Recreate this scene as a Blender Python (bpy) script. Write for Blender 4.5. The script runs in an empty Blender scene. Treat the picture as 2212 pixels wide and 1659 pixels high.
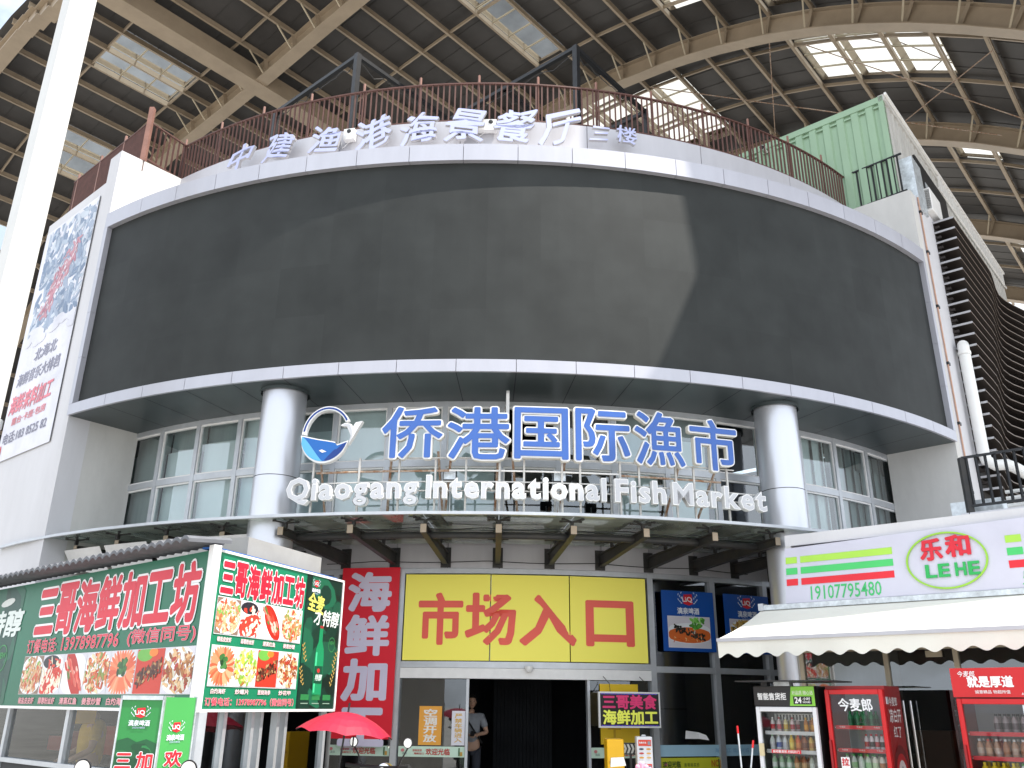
import bpy, math, random
from mathutils import Vector, Matrix
R_ = math.radians
sc = bpy.context.scene
COL = sc.collection
# ------------------------------------------------------------------ camera
EYE, PITCH, ROLL = 1.65, R_(20.5448), R_(0.5765)
cam_d = bpy.data.cameras.new("camera"); cam = bpy.data.objects.new("camera", cam_d); COL.objects.link(cam)
cp, sp = math.cos(PITCH), math.sin(PITCH)
_r, _u, _f = Vector((1, 0, 0)), Vector((0, -sp, cp)), Vector((0, cp, sp))
_cr = _r*math.cos(ROLL) + _u*math.sin(ROLL); _cu = _u*math.cos(ROLL) - _r*math.sin(ROLL)
cam.matrix_world = Matrix(((_cr.x, _cu.x, -_f.x, 0), (_cr.y, _cu.y, -_f.y, 0), (_cr.z, _cu.z, -_f.z, EYE), (0, 0, 0, 1)))
cam_d.sensor_width = 36; cam_d.lens = 36*1850/2212; cam_d.clip_start = .1; cam_d.clip_end = 3000
sc.camera = cam
# ------------------------------------------------------------------ sky and sun
SUN_AZ, SUN_EL = R_(65), R_(65)              # azimuth measured from the viewer's back (-y) towards +x
to_sun = Vector((math.sin(SUN_AZ)*math.cos(SUN_EL), -math.cos(SUN_AZ)*math.cos(SUN_EL), math.sin(SUN_EL)))
w = bpy.data.worlds.new("World"); sc.world = w; w.use_nodes = True
nt = w.node_tree; N = nt.nodes; L = nt.links
bg = N["Background"]
sky = N.new("ShaderNodeTexSky"); sky.sky_type = 'NISHITA'; sky.sun_disc = False
sky.sun_elevation = SUN_EL; sky.sun_rotation = math.atan2(to_sun.x, to_sun.y)
sky.air_density = 1.2; sky.dust_density = 2.5
tc = N.new("ShaderNodeTexCoord"); mp = N.new("ShaderNodeMapping"); mp.inputs['Scale'].default_value = (1.0, 1.0, 1.7)
nz = N.new("ShaderNodeTexNoise"); nz.inputs['Scale'].default_value = 3.2; nz.inputs['Detail'].default_value = 7; nz.inputs['Roughness'].default_value = .6
cr = N.new("ShaderNodeValToRGB"); cr.color_ramp.elements[0].position = .22; cr.color_ramp.elements[1].position = .50
mx = N.new("ShaderNodeMixRGB"); mx.inputs[2].default_value = (6.2, 6.7, 7.3, 1)
L.new(tc.outputs['Generated'], mp.inputs[0]); L.new(mp.outputs[0], nz.inputs['Vector']); L.new(nz.outputs[0], cr.inputs[0])
L.new(cr.outputs[0], mx.inputs[0]); L.new(sky.outputs[0], mx.inputs[1]); L.new(mx.outputs[0], bg.inputs[0])
bg.inputs[1].default_value = .13
sd = bpy.data.lights.new("sun", 'SUN'); sd.energy = 4.2; sd.angle = R_(.5); sd.color = (1, .95, .87)
so = bpy.data.objects.new("sun", sd); COL.objects.link(so); so.rotation_euler = (-to_sun).to_track_quat('-Z', 'Y').to_euler()
so.location = (20, -10, 60)
vs = sc.view_settings; vs.view_transform = 'Standard'; vs.look = 'None'; vs.exposure = 0.95; vs.gamma = 1; vs.use_curve_mapping = False
# ------------------------------------------------------------------ materials
def lin(c):
    return tuple((x/12.92 if x <= .04045 else ((x+.055)/1.055)**2.4) for x in c)
def hx(s):
    return lin(tuple(int(s[i:i+2], 16)/255 for i in (0, 2, 4)))
M = {}
def mat(name, col, rough=.5, metal=0, var=0, vscale=3., bump=0, bscale=30., stretch=(1, 1, 1), dirt=None, spec=None):
    m = bpy.data.materials.new(name); m.use_nodes = True; n = m.node_tree.nodes; l = m.node_tree.links
    p = n["Principled BSDF"]; p.inputs['Roughness'].default_value = rough; p.inputs['Metallic'].default_value = metal
    p.inputs['Base Color'].default_value = (*col, 1)
    if spec is not None: p.inputs['Specular IOR Level'].default_value = spec
    if var or bump or dirt:
        g = n.new("ShaderNodeNewGeometry"); mpp = n.new("ShaderNodeMapping"); mpp.inputs['Scale'].default_value = stretch
        l.new(g.outputs['Position'], mpp.inputs[0])
    if var or dirt:
        z = n.new("ShaderNodeTexNoise"); z.inputs['Scale'].default_value = vscale; z.inputs['Detail'].default_value = 8; z.inputs['Roughness'].default_value = .65
        l.new(mpp.outputs[0], z.inputs['Vector'])
        r = n.new("ShaderNodeValToRGB"); e = r.color_ramp.elements
        d = dirt or tuple(c*(1-var) for c in col)
        e[0].position = .3; e[0].color = (*d, 1); e[1].position = .62; e[1].color = (*col, 1)
        if not dirt: e[1].color = (*[min(1, c*(1+var*.5)) for c in col], 1); e[1].position = .7
        l.new(z.outputs[0], r.inputs[0]); l.new(r.outputs[0], p.inputs['Base Color'])
    if bump:
        z2 = n.new("ShaderNodeTexNoise"); z2.inputs['Scale'].default_value = bscale; z2.inputs['Detail'].default_value = 4
        b = n.new("ShaderNodeBump"); b.inputs['Strength'].default_value = bump; b.inputs['Distance'].default_value = .02
        l.new(mpp.outputs[0], z2.inputs['Vector']); l.new(z2.outputs[0], b.inputs['Height']); l.new(b.outputs[0], p.inputs['Normal'])
    M[name] = m; return m
def printmat(name, rough=.4, emit=0, var=.06):
    m = bpy.data.materials.new(name); m.use_nodes = True; n = m.node_tree.nodes; l = m.node_tree.links
    p = n["Principled BSDF"]; p.inputs['Roughness'].default_value = rough
    a = n.new("ShaderNodeAttribute"); a.attribute_name = 'Col'
    if var:
        g = n.new("ShaderNodeNewGeometry"); z = n.new("ShaderNodeTexNoise"); z.inputs['Scale'].default_value = 1.7; z.inputs['Detail'].default_value = 6
        l.new(g.outputs['Position'], z.inputs['Vector'])
        mr = n.new("ShaderNodeMapRange"); mr.inputs[1].default_value = .3; mr.inputs[2].default_value = .7; mr.inputs[3].default_value = 1-var*2; mr.inputs[4].default_value = 1
        mm = n.new("ShaderNodeVectorMath"); mm.operation = 'SCALE'
        l.new(z.outputs[0], mr.inputs[0]); l.new(a.outputs['Color'], mm.inputs[0]); l.new(mr.outputs[0], mm.inputs['Scale']); l.new(mm.outputs[0], p.inputs['Base Color'])
    else: l.new(a.outputs['Color'], p.inputs['Base Color'])
    if emit:
        l.new(a.outputs['Color'], p.inputs['Emission Color']); p.inputs['Emission Strength'].default_value = emit
    M[name] = m; return m
def glassmat(name, tint, refl=.06, haze=0, hazecol=(.5, .55, .5), rough=.02, noise=False):
    m = bpy.data.materials.new(name); m.use_nodes = True; n = m.node_tree.nodes; l = m.node_tree.links
    out = n["Material Output"]; n.remove(n["Principled BSDF"])
    t = n.new("ShaderNodeBsdfTransparent"); t.inputs[0].default_value = (*tint, 1)
    g = n.new("ShaderNodeBsdfGlossy"); g.inputs['Roughness'].default_value = rough; g.inputs[0].default_value = (.9, .93, .95, 1)
    f = n.new("ShaderNodeFresnel"); f.inputs[0].default_value = 1.45
    a = n.new("ShaderNodeMath"); a.operation = 'ADD'; a.inputs[1].default_value = refl; a.use_clamp = True; l.new(f.outputs[0], a.inputs[0])
    base = t
    if haze:
        d = n.new("ShaderNodeBsdfDiffuse"); d.inputs[0].default_value = (*hazecol, 1)
        tl = n.new("ShaderNodeBsdfTranslucent"); tl.inputs[0].default_value = (*hazecol, 1)
        dm = n.new("ShaderNodeMixShader"); dm.inputs[0].default_value = .5; l.new(d.outputs[0], dm.inputs[1]); l.new(tl.outputs[0], dm.inputs[2])
        m1 = n.new("ShaderNodeMixShader"); m1.inputs[0].default_value = haze; l.new(t.outputs[0], m1.inputs[1]); l.new(dm.outputs[0], m1.inputs[2]); base = m1
        if noise:
            ge = n.new("ShaderNodeNewGeometry"); z = n.new("ShaderNodeTexNoise"); z.inputs['Scale'].default_value = 1.3; z.inputs['Detail'].default_value = 8
            l.new(ge.outputs['Position'], z.inputs['Vector'])
            mr = n.new("ShaderNodeMapRange"); mr.inputs[1].default_value = .35; mr.inputs[2].default_value = .65; mr.inputs[3].default_value = max(0, haze-.28); mr.inputs[4].default_value = min(1, haze+.2)
            l.new(z.outputs[0], mr.inputs[0]); l.new(mr.outputs[0], m1.inputs[0])
    m2 = n.new("ShaderNodeMixShader"); l.new(a.outputs[0], m2.inputs[0]); l.new(base.outputs[0], m2.inputs[1]); l.new(g.outputs[0], m2.inputs[2])
    l.new(m2.outputs[0], out.inputs[0]); M[name] = m; return m
mat('plaster', (.60, .595, .62), .75, var=.10, vscale=.9, bump=.12, bscale=18, stretch=(1, 1, .25))
mat('plaster_warm', (.58, .57, .55), .8, var=.14, vscale=1.2, bump=.12, bscale=18, stretch=(1, 1, .4))
mat('alu_white', (.50, .495, .53), .42, .15, var=.07, vscale=1.6, stretch=(2.5, 2.5, .4))
mat('alu_fascia', (.46, .46, .51), .36, .35, var=.06, vscale=1.5, stretch=(2, 2, .5))
mat('alu_frame', (.52, .54, .57), .4, .5, var=.12, vscale=4)
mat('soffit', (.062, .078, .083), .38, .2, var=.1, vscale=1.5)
mat('silver', (.66, .67, .72), .36, .75, var=.06, vscale=.8, stretch=(1, 1, .2))
mat('seam', (.03, .03, .035), .8)
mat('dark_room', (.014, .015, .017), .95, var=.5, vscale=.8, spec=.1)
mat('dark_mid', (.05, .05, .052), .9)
mat('concrete', (.42, .41, .39), .9, var=.25, vscale=.6, bump=.3, bscale=12)
mat('asphalt', (.40, .385, .36), .92, var=.25, vscale=.4, bump=.4, bscale=60)
mat('tan_steel', (.36, .285, .205), .5, .0, var=.16, vscale=1.1, bump=.05, bscale=9)
mat('tan_light', (.47, .40, .29), .5, .0, var=.12, vscale=1.1)
mat('roof_sheet', (.060, .055, .052), .7, .0, var=.25, vscale=.7)
mat('rust_rail', (.105, .044, .034), .6, .1, var=.3, vscale=5)
mat('black_steel', (.02, .021, .024), .45, .3, var=.3, vscale=6)
mat('black_fin', (.022, .015, .013), .6, .1, var=.3, vscale=4)
mat('fin_edge', (.15, .11, .085), .5, .1, var=.2, vscale=4)
mat('fin_end', (.42, .42, .44), .45, .2)
mat('white_paint', (.80, .79, .78), .4, .0, var=.08, vscale=5)
mat('post_paint', (.55, .54, .52), .5, var=.25, vscale=8)
mat('white_letter', (.80, .80, .80), .3, var=.04, vscale=4)
mat('letter_side', (.70, .68, .62), .45, var=.1, vscale=6)
mat('face_grey', (.50, .51, .54), .32)
mat('letter_grey', (.42, .41, .42), .5)
mat('face_violet', hx('b4b9dd'), .3, var=.05, vscale=3)
mat('blue_face', hx('3960aa'), .28, var=.06, vscale=3)
mat('rust_pipe', (.25, .115, .05), .75, var=.65, vscale=14, dirt=(.50, .46, .40))
mat('steel_dark', (.030, .031, .033), .55, .2, var=.4, vscale=5, dirt=(.05, .045, .04))
mat('column_paint', (.60, .59, .57), .45, var=.07, vscale=1.2)
mat('pvc', (.83, .83, .81), .32, var=.05, vscale=3)
mat('box_grey', (.36, .35, .33), .6, var=.15, vscale=2)
mat('copper', (.50, .30, .22), .45, .4, var=.2, vscale=6)
mat('galv', (.62, .66, .69), .42, .6, var=.35, vscale=9)
mat('container_green', (.30, .44, .30), .55, var=.10, vscale=1.2, stretch=(1.4, 1.4, .4))
mat('container_grey', (.50, .49, .47), .6, var=.2, vscale=1.5, stretch=(2, 2, .4))
mat('awning', (.76, .74, .67), .8, var=.04, vscale=2, bump=.06, bscale=7)
mat('gold_frame', (.46, .40, .30), .4, .5, var=.1, vscale=4)
mat('red_paint', hx('c8161c'), .3, var=.08, vscale=3)
mat('red_dark', hx('96141a'), .35, var=.1, vscale=3)
mat('fridge_white', (.74, .74, .77), .3)
mat('fridge_black', (.015, .015, .016), .3)
mat('fridge_in', (.42, .43, .45), .6)
mat('tile_grey', (.13, .135, .15), .7, var=.3, vscale=6)
mat('rubber', (.015, .015, .015), .7)
mat('chrome', (.8, .8, .82), .08, 1)
mat('skin', (.42, .25, .17), .55)
mat('hair', (.012, .01, .009), .6)
mat('shirt_grey', (.24, .25, .27), .85, var=.2, vscale=12)
mat('shirt_yellow', (.55, .34, .03), .8, var=.15, vscale=10)
mat('trousers', (.03, .033, .045), .85)
mat('red_cloth', hx('a01234'), .5, var=.12, vscale=4)
mat('black_plastic', (.018, .018, .02), .4)
mat('pink', hx('e8a0b4'), .8, var=.1, vscale=20)
mat('yellow_box', hx('f2b90c'), .35, var=.06, vscale=3)
printmat('print', .42); printmat('print_clean', .5, var=0); printmat('print_flat', .7, var=.1); printmat('led_lit', .4, emit=.12, var=0)
printmat('ledscreen', .62, var=.16); M['ledscreen'].node_tree.nodes['Principled BSDF'].inputs['Specular IOR Level'].default_value = .28
printmat('lightbox', .3, emit=.06, var=0)
glassmat('glass_up', (.82, .89, .89), .17)
glassmat('glass_dark', (.50, .55, .56), .09)
glassmat('glass_stall', (.86, .88, .88), .02)
glassmat('glass_door', (.5, .55, .56), .10)
glassmat('glass_shop', (.45, .48, .48), .14)
glassmat('glass_fridge', (.93, .95, .95), .015)
glassmat('glass_canopy', (.74, .82, .77), .04, haze=.5, hazecol=(.82, .88, .78), noise=True)
glassmat('polycarb', (.52, .58, .61), .02, haze=.07, hazecol=(.85, .90, .92))
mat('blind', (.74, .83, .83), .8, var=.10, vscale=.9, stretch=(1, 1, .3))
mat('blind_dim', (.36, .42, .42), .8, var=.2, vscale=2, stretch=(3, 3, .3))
# ------------------------------------------------------------------ mesh tools
V = Vector
class MB:
    def __init__(s): s.v = []; s.f = []; s.m = []; s.c = []
    def face(s, pts, m, col=None):
        i = len(s.v); s.v += [V(p) for p in pts]; s.f.append(tuple(range(i, i+len(pts)))); s.m.append(m); s.c.append(col)
    def mesh(s, vs_, fs, m, col=None):
        i = len(s.v); s.v += [V(p) for p in vs_]
        for f in fs: s.f.append(tuple(i+k for k in f)); s.m.append(m); s.c.append(col)
    def hexa(s, p, m, col=None):     # 8 corners: bottom ring 0-3, top ring 4-7
        s.mesh(p, [(3, 2, 1, 0), (4, 5, 6, 7), (0, 1, 5, 4), (1, 2, 6, 5), (2, 3, 7, 6), (3, 0, 4, 7)], m, col)
    def box(s, lo, hi, m, col=None):
        x0, y0, z0 = lo; x1, y1, z1 = hi
        s.hexa([(x0, y0, z0), (x1, y0, z0), (x1, y1, z0), (x0, y1, z0), (x0, y0, z1), (x1, y0, z1), (x1, y1, z1), (x0, y1, z1)], m, col)
    def bar(s, a, b, wd, ht, m, up=V((0, 0, 1)), col=None):
        a = V(a); b = V(b); t = (b-a).normalized(); sd_ = t.cross(up)
        if sd_.length < 1e-4: sd_ = t.cross(V((1, 0, 0)))
        sd_.normalize(); u_ = sd_.cross(t).normalized(); o = sd_*(wd/2); q = u_*(ht/2)
        s.hexa([a-o-q, b-o-q, b+o-q, a+o-q, a-o+q, b-o+q, b+o+q, a+o+q], m, col)
    def tube(s, pts, r, m, n=8, col=None, caps=True):
        pts = [V(p) for p in pts]; rs = r if isinstance(r, (list, tuple)) else [r]*len(pts); base = len(s.v); prev = None
        for i, p in enumerate(pts):
            t = (pts[min(i+1, len(pts)-1)]-pts[max(i-1, 0)]).normalized()
            if prev is None: a = t.cross(V((0, 0, 1))); a = a if a.length > .05 else t.cross(V((1, 0, 0)))
            else: a = prev-t*prev.dot(t)
            a.normalize(); prev = a; b = t.cross(a)
            for k in range(n):
                g = 2*math.pi*k/n; s.v.append(p+(a*math.cos(g)+b*math.sin(g))*rs[i])
        for i in range(len(pts)-1):
            for k in range(n):
                k2 = (k+1) % n; s.f.append((base+i*n+k, base+(i+1)*n+k, base+(i+1)*n+k2, base+i*n+k2)); s.m.append(m); s.c.append(col)
        if caps:
            s.f.append(tuple(base+k for k in range(n))); s.m.append(m); s.c.append(col)
            e = base+(len(pts)-1)*n; s.f.append(tuple(e+k for k in reversed(range(n)))); s.m.append(m); s.c.append(col)
    def lathe(s, c, prof, m, n=24, axis=None, col=None):
        c = V(c); ax = V(axis).normalized() if axis else V((0, 0, 1)); a = ax.cross(V((0, 1, 0)));
        if a.length < .05: a = ax.cross(V((1, 0, 0)))
        a.normalize(); b = ax.cross(a); base = len(s.v)
        for (r, z) in prof:
            for k in range(n):
                g = 2*math.pi*k/n; s.v.append(c+ax*z+(a*math.cos(g)+b*math.sin(g))*r)
        for i in range(len(prof)-1):
            for k in range(n):
                k2 = (k+1) % n; s.f.append((base+i*n+k, base+i*n+k2, base+(i+1)*n+k2, base+(i+1)*n+k)); s.m.append(m); s.c.append(col)
def wloc(o):
    return V(o['_w']) if o is not None else V((0, 0, 0))
def build(name, mb, parent=None, smooth=False, loc=None, bevel=0):
    me = bpy.data.meshes.new(name)
    if parent is not None: org = wloc(parent)
    else:
        xs = [p.x for p in mb.v]; ys = [p.y for p in mb.v]; zs = [p.z for p in mb.v]
        org = V(loc) if loc else V(((min(xs)+max(xs))/2, (min(ys)+max(ys))/2, min(zs)))
    me.from_pydata([p-org for p in mb.v], [], mb.f)
    ms = list(dict.fromkeys(mb.m))
    for k in ms: me.materials.append(M[k])
    ix = {k: i for i, k in enumerate(ms)}
    me.polygons.foreach_set('material_index', [ix[k] for k in mb.m])
    if any(c is not None for c in mb.c):
        at = me.color_attributes.new('Col', 'FLOAT_COLOR', 'CORNER'); buf = []
        for pl, c in zip(me.polygons, mb.c): buf += [*(c or (1, 1, 1)), 1.]*pl.loop_total
        at.data.foreach_set('color', buf)
    if smooth:
        me.polygons.foreach_set('use_smooth', [True]*len(me.polygons))
        try: me.set_sharp_from_angle(angle=R_(40))
        except Exception: pass
    me.update()
    o = bpy.data.objects.new(name, me); COL.objects.link(o)
    if parent is not None: o.parent = parent
    else: o.location = org
    o['_w'] = tuple(org)
    if bevel:
        b = o.modifiers.new('bevel', 'BEVEL'); b.width = bevel; b.segments = 2; b.limit_method = 'ANGLE'
    return o
def thing(name, label, cat, loc, group=None):
    o = bpy.data.objects.new(name, None); COL.objects.link(o); o.location = loc; o['_w'] = tuple(loc); o.empty_display_size = .2
    o['label'] = label; o['category'] = cat
    if group: o['group'] = group
    return o
def tag(o, label, cat, group=None):
    o['label'] = label; o['category'] = cat
    if group: o['group'] = group
    return o
def struct(o): o['kind'] = 'structure'; return o
# glyph cache
_fc = bpy.data.curves.new('glyphs', 'FONT'); _fo = bpy.data.objects.new('glyphs', _fc); _fc.resolution_u = 2
_gc = {}
def glyph(s, bold, solid):
    k = (s, round(bold, 4), solid)
    if k not in _gc:
        if bold and any(ord(c) > 0x2000 for c in s):      # heavier strokes: shifted copies, each a hair in front of the last
            vs0, fs0 = glyph(s, 0, solid); vs_, fs = [], []; nd = 12 if bold > .02 else 6
            for i in range(nd+1):
                dx, dy = (0, 0) if i == nd else (bold*math.cos(6.2832*i/nd+.26), bold*math.sin(6.2832*i/nd+.26)); b0 = len(vs_)
                vs_ += [(x+dx, y+dy, z*(1+i*.004) if solid else i*.012) for x, y, z in vs0]; fs += [tuple(b0+q for q in f) for f in fs0]
            _gc[k] = (vs_, fs); return _gc[k]
        _fc.body = s; _fc.offset = bold; _fc.extrude = .5 if solid else 0; _fc.fill_mode = 'BOTH' if solid else 'FRONT'
        me = bpy.data.meshes.new_from_object(_fo); vs_ = [tuple(x.co) for x in me.vertices]; fs = [tuple(p.vertices) for p in me.polygons]
        bpy.data.meshes.remove(me)
        _gc[k] = (vs_, fs)
    return _gc[k]
class Fr:            # a vertical frame: u along dir (viewer's left to right), z up, n outward to the viewer
    def __init__(s, o, dr, tilt=0):
        s.o = V((o[0], o[1], 0)); d_ = V((dr[0], dr[1], 0)).normalized(); s.d = d_; s.n = V((d_.y, -d_.x, 0))
    def p(s, u, z, n=0): return s.o+s.d*u+s.n*n+V((0, 0, z))
    def box(s, mb, u0, u1, z0, z1, n0, n1, m, col=None):
        p = s.p; mb.hexa([p(u0, z0, n1), p(u1, z0, n1), p(u1, z0, n0), p(u0, z0, n0), p(u0, z1, n1), p(u1, z1, n1), p(u1, z1, n0), p(u0, z1, n0)], m, col)
    def rect(s, mb, u0, u1, z0, z1, n, col, m='print'):
        p = s.p; mb.face([p(u0, z0, n), p(u1, z0, n), p(u1, z1, n), p(u0, z1, n)], m, col)
    def poly(s, mb, pts, n, col, m='print'):
        mb.face([s.p(u, z, n) for u, z in pts], m, col)
    def ell(s, mb, cu, cz, ru, rz, n, col, seg=14, rot=0, clip=None, m='print'):
        c_, s_ = math.cos(rot), math.sin(rot); pts = []
        for k in range(seg):
            g = 2*math.pi*k/seg; a, b = ru*math.cos(g), rz*math.sin(g); u, z = cu+a*c_-b*s_, cz+a*s_+b*c_
            if clip: u = min(max(u, clip[0]), clip[1]); z = min(max(z, clip[2]), clip[3])
            pts.append((u, z))
        s.poly(mb, pts, n, col, m)
    def ringe(s, mb, cu, cz, ru, rz, wd, n, col, seg=40, a0=0, a1=360, m='print', depth=0):
        for k in range(seg):
            g0 = R_(a0+(a1-a0)*k/seg); g1 = R_(a0+(a1-a0)*(k+1)/seg)
            q = [(cu+ru*math.cos(g0), cz+rz*math.sin(g0)), (cu+ru*math.cos(g1), cz+rz*math.sin(g1)), (cu+(ru-wd)*math.cos(g1), cz+(rz-wd)*math.sin(g1)), (cu+(ru-wd)*math.cos(g0), cz+(rz-wd)*math.sin(g0))]
            if depth: mb.hexa([s.p(u, z, n) for u, z in q]+[s.p(u, z, n+depth) for u, z in q], m, col)
            else: mb.face([s.p(u, z, n) for u, z in reversed(q)], m, col)
    def text(s, mb, t, u0, u1, z0, z1, n, col=None, bold=.015, depth=0, m='print', shear=0, rot=0):
        rv, _ = glyph(t, 0, False); vs_, fs = glyph(t, bold, depth > 0)
        x0 = min(v[0] for v in rv); x1 = max(v[0] for v in rv); y0 = min(v[1] for v in rv); y1 = max(v[1] for v in rv)
        if t in '一二三工': y0, y1 = -.05, .8
        sx = (u1-u0)/(x1-x0); sz = (z1-z0)/max(y1-y0, .01); out = []
        for x, y, zz in vs_:
            a, b = (x-x0)*sx, (y-y0)*sz; a += shear*b
            if rot:
                cu, cz = (u1-u0)/2, (z1-z0)/2; a, b = cu+(a-cu)*math.cos(rot)-(b-cz)*math.sin(rot), cz+(a-cu)*math.sin(rot)+(b-cz)*math.cos(rot)
            out.append(s.p(u0+a, z0+b, n+(zz+.5)*depth if depth else n+zz*.008))
        mb.mesh(out, fs, m, col)
    def vtext(s, mb, t, u0, u1, z0, z1, n, col=None, bold=.015, gap=.12, **k):
        h = (z1-z0)/len(t)
        for i, ch in enumerate(t): s.text(mb, ch, u0, u1, z1-(i+1)*h+h*gap/2, z1-i*h-h*gap/2, n, col, bold, **k)
# building geometry -------------------------------------------------
CX, CY = -.408, 26.01
def rp(Rr, a, z): a = R_(a); return V((CX+Rr*math.sin(a), CY-Rr*math.cos(a), z))
def rf(Rr, a): q = rp(Rr, a, 0); return Fr((q.x, q.y), (math.cos(R_(a)), math.sin(R_(a))))
def arc(a0, a1, st): n = max(1, int(round(abs(a1-a0)/st))); return [a0+(a1-a0)*i/n for i in range(n+1)]
def rband(mb, R0, z0, R1, z1, a0, a1, m, st=1.5, col=None):
    A = arc(a0, a1, st)
    for a, b in zip(A, A[1:]): mb.face([rp(R0, a, z0), rp(R0, b, z0), rp(R1, b, z1), rp(R1, a, z1)], m, col)
def rbox(mb, Ri, Ro, z0, z1, a0, a1, m, st=1.5, col=None):
    A = arc(a0, a1, st)
    for i, (a, b) in enumerate(zip(A, A[1:])):
        mb.face([rp(Ro, a, z0), rp(Ro, b, z0), rp(Ro, b, z1), rp(Ro, a, z1)], m, col)
        mb.face([rp(Ri, b, z0), rp(Ri, a, z0), rp(Ri, a, z1), rp(Ri, b, z1)], m, col)
        mb.face([rp(Ri, a, z0), rp(Ri, b, z0), rp(Ro, b, z0), rp(Ro, a, z0)], m, col)
        mb.face([rp(Ro, a, z1), rp(Ro, b, z1), rp(Ri, b, z1), rp(Ri, a, z1)], m, col)
        if i == 0: mb.face([rp(Ri, a, z0), rp(Ro, a, z0), rp(Ro, a, z1), rp(Ri, a, z1)], m, col)
        if i == len(A)-2: mb.face([rp(Ro, b, z0), rp(Ri, b, z0), rp(Ri, b, z1), rp(Ro, b, z1)], m, col)
AL = R_(40.6124)
D_ = V((math.sin(AL), math.cos(AL), 0)); S_ = V((math.cos(AL), -math.sin(AL), 0))   # vault axis and span directions
PL, PR = V((-8.1, 14.9, 0)), V((8.65, 16.0, 0))
rng = random.Random(7)
# ------------------------------------------------------------------ ground
mb = MB(); mb.face([(-400, -400, 0), (400, -400, 0), (400, 400, 0), (-400, 400, 0)], 'asphalt')
struct(build('ground', mb))
mb = MB(); mb.box((-9, 11.2, .004), (9, 15.3, .12), 'concrete')
struct(build('pavement', mb))
# ------------------------------------------------------------------ market building
bld = thing('market_building', 'white market hall with curved window storey, rounded front and silver columns', 'building', (0, 16, 0))
def wallbox(mb, A, dr, u0, u1, z0, z1, th, m):
    f = Fr((A.x, A.y), (dr.x, dr.y)); f.box(mb, u0, u1, z0, z1, -th, 0, m); return f
FL = Fr((PL.x-S_.x*3.2, PL.y-S_.y*3.2), (S_.x, S_.y))      # left wall seen from the front, u runs to the corner
FR = Fr((PR.x, PR.y), (D_.x, D_.y))                        # right wall, outward normal = +S_
mb = MB()
FL.box(mb, 0, 2.72, 0, 11.72, -.4, 0, 'plaster'); FL.box(mb, 2.72, 3.2, 0, 12.3, -.4, 0, 'plaster')
Fb = Fr((FL.o.x, FL.o.y), (-D_.x, -D_.y)); Fb.box(mb, -24, -.4, 0, 11.7, -.3, 0, 'plaster')
build('left_wall', mb, bld)
mb = MB(); F = Fr((PL.x, PL.y), (D_.x, D_.y)); F.box(mb, .4, 1.34, 0, 12.3, -.35, 0, 'plaster_warm')
build('return_wall', mb, bld)
mb = MB(); F2 = Fr((PR.x-S_.x*1.3, PR.y-S_.y*1.3), (S_.x, S_.y)); F2.box(mb, .0, 1.3, 0, 12.28, -.35, 0, 'plaster_warm')
build('return_wall', mb, bld)
mb = MB(); FR.box(mb, .352, 30, 0, 12.32, -.35, 0, 'plaster'); build('right_wall', mb, bld)
mb = MB()
for a0, a1 in zip((-36, -25.4, -14.4, -3, 8.6, 20, 31), (-25.4, -14.4, -3, 8.6, 20, 31, 43)):
    rbox(mb, 12.02, 12.2, 10.78, 12.29, a0+.03, a1-.03, 'alu_white')
rband(mb, 12.1, 10.8, 12.1, 12.28, -36, 43, 'seam'); build('parapet', mb, bld)
mb = MB()
pts = [rp(11.9, a, 11.9) for a in arc(-35, 42, 4)]+[PR+D_*28+V((0, 0, 11.9)), FL.p(0, 11.9)+D_*24, FL.p(.1, 11.9, -.35)]
mb.face(pts, 'concrete'); build('roof_slab', mb, bld)
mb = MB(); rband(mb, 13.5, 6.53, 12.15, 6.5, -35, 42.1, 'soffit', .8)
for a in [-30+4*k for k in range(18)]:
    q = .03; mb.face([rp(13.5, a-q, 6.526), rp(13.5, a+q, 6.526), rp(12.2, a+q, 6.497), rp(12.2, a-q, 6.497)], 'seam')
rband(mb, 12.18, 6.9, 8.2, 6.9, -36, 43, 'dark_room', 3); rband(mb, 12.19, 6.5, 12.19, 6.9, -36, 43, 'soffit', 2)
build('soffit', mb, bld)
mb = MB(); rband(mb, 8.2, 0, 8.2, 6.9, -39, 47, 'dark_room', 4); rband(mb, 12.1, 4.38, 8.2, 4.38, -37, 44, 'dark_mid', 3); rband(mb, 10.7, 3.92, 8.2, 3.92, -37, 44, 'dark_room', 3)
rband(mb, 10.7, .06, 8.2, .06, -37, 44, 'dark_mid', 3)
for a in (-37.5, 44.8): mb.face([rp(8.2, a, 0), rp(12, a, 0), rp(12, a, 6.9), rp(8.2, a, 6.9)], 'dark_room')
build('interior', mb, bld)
mb = MB()                                               # vertical slats inside the dark hall behind the door
for k in range(16): mb.bar(rp(9.2, 1+k*.42, .1), rp(9.2, 1+k*.42, 3.6), .05, .06, 'dark_room')
build('slat_wall', mb, bld)
mb = MB(); rbox(mb, 12.1, 12.26, 4.3, 6.5, -37.6, -35.7, 'alu_frame'); rbox(mb, 12.1, 12.24, 4.3, 6.5, 42.6, 44.2, 'alu_frame'); build('pilaster', mb, bld)
BAYS = [-35.5, -30.4, -25.9, -21.4, -16.9, -12.4, -7.9, -3.4, 1.1, 5.6, 10.1, 14.6, 19.1, 23.6, 28.1, 32.6, 37.4, 42.6]
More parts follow.
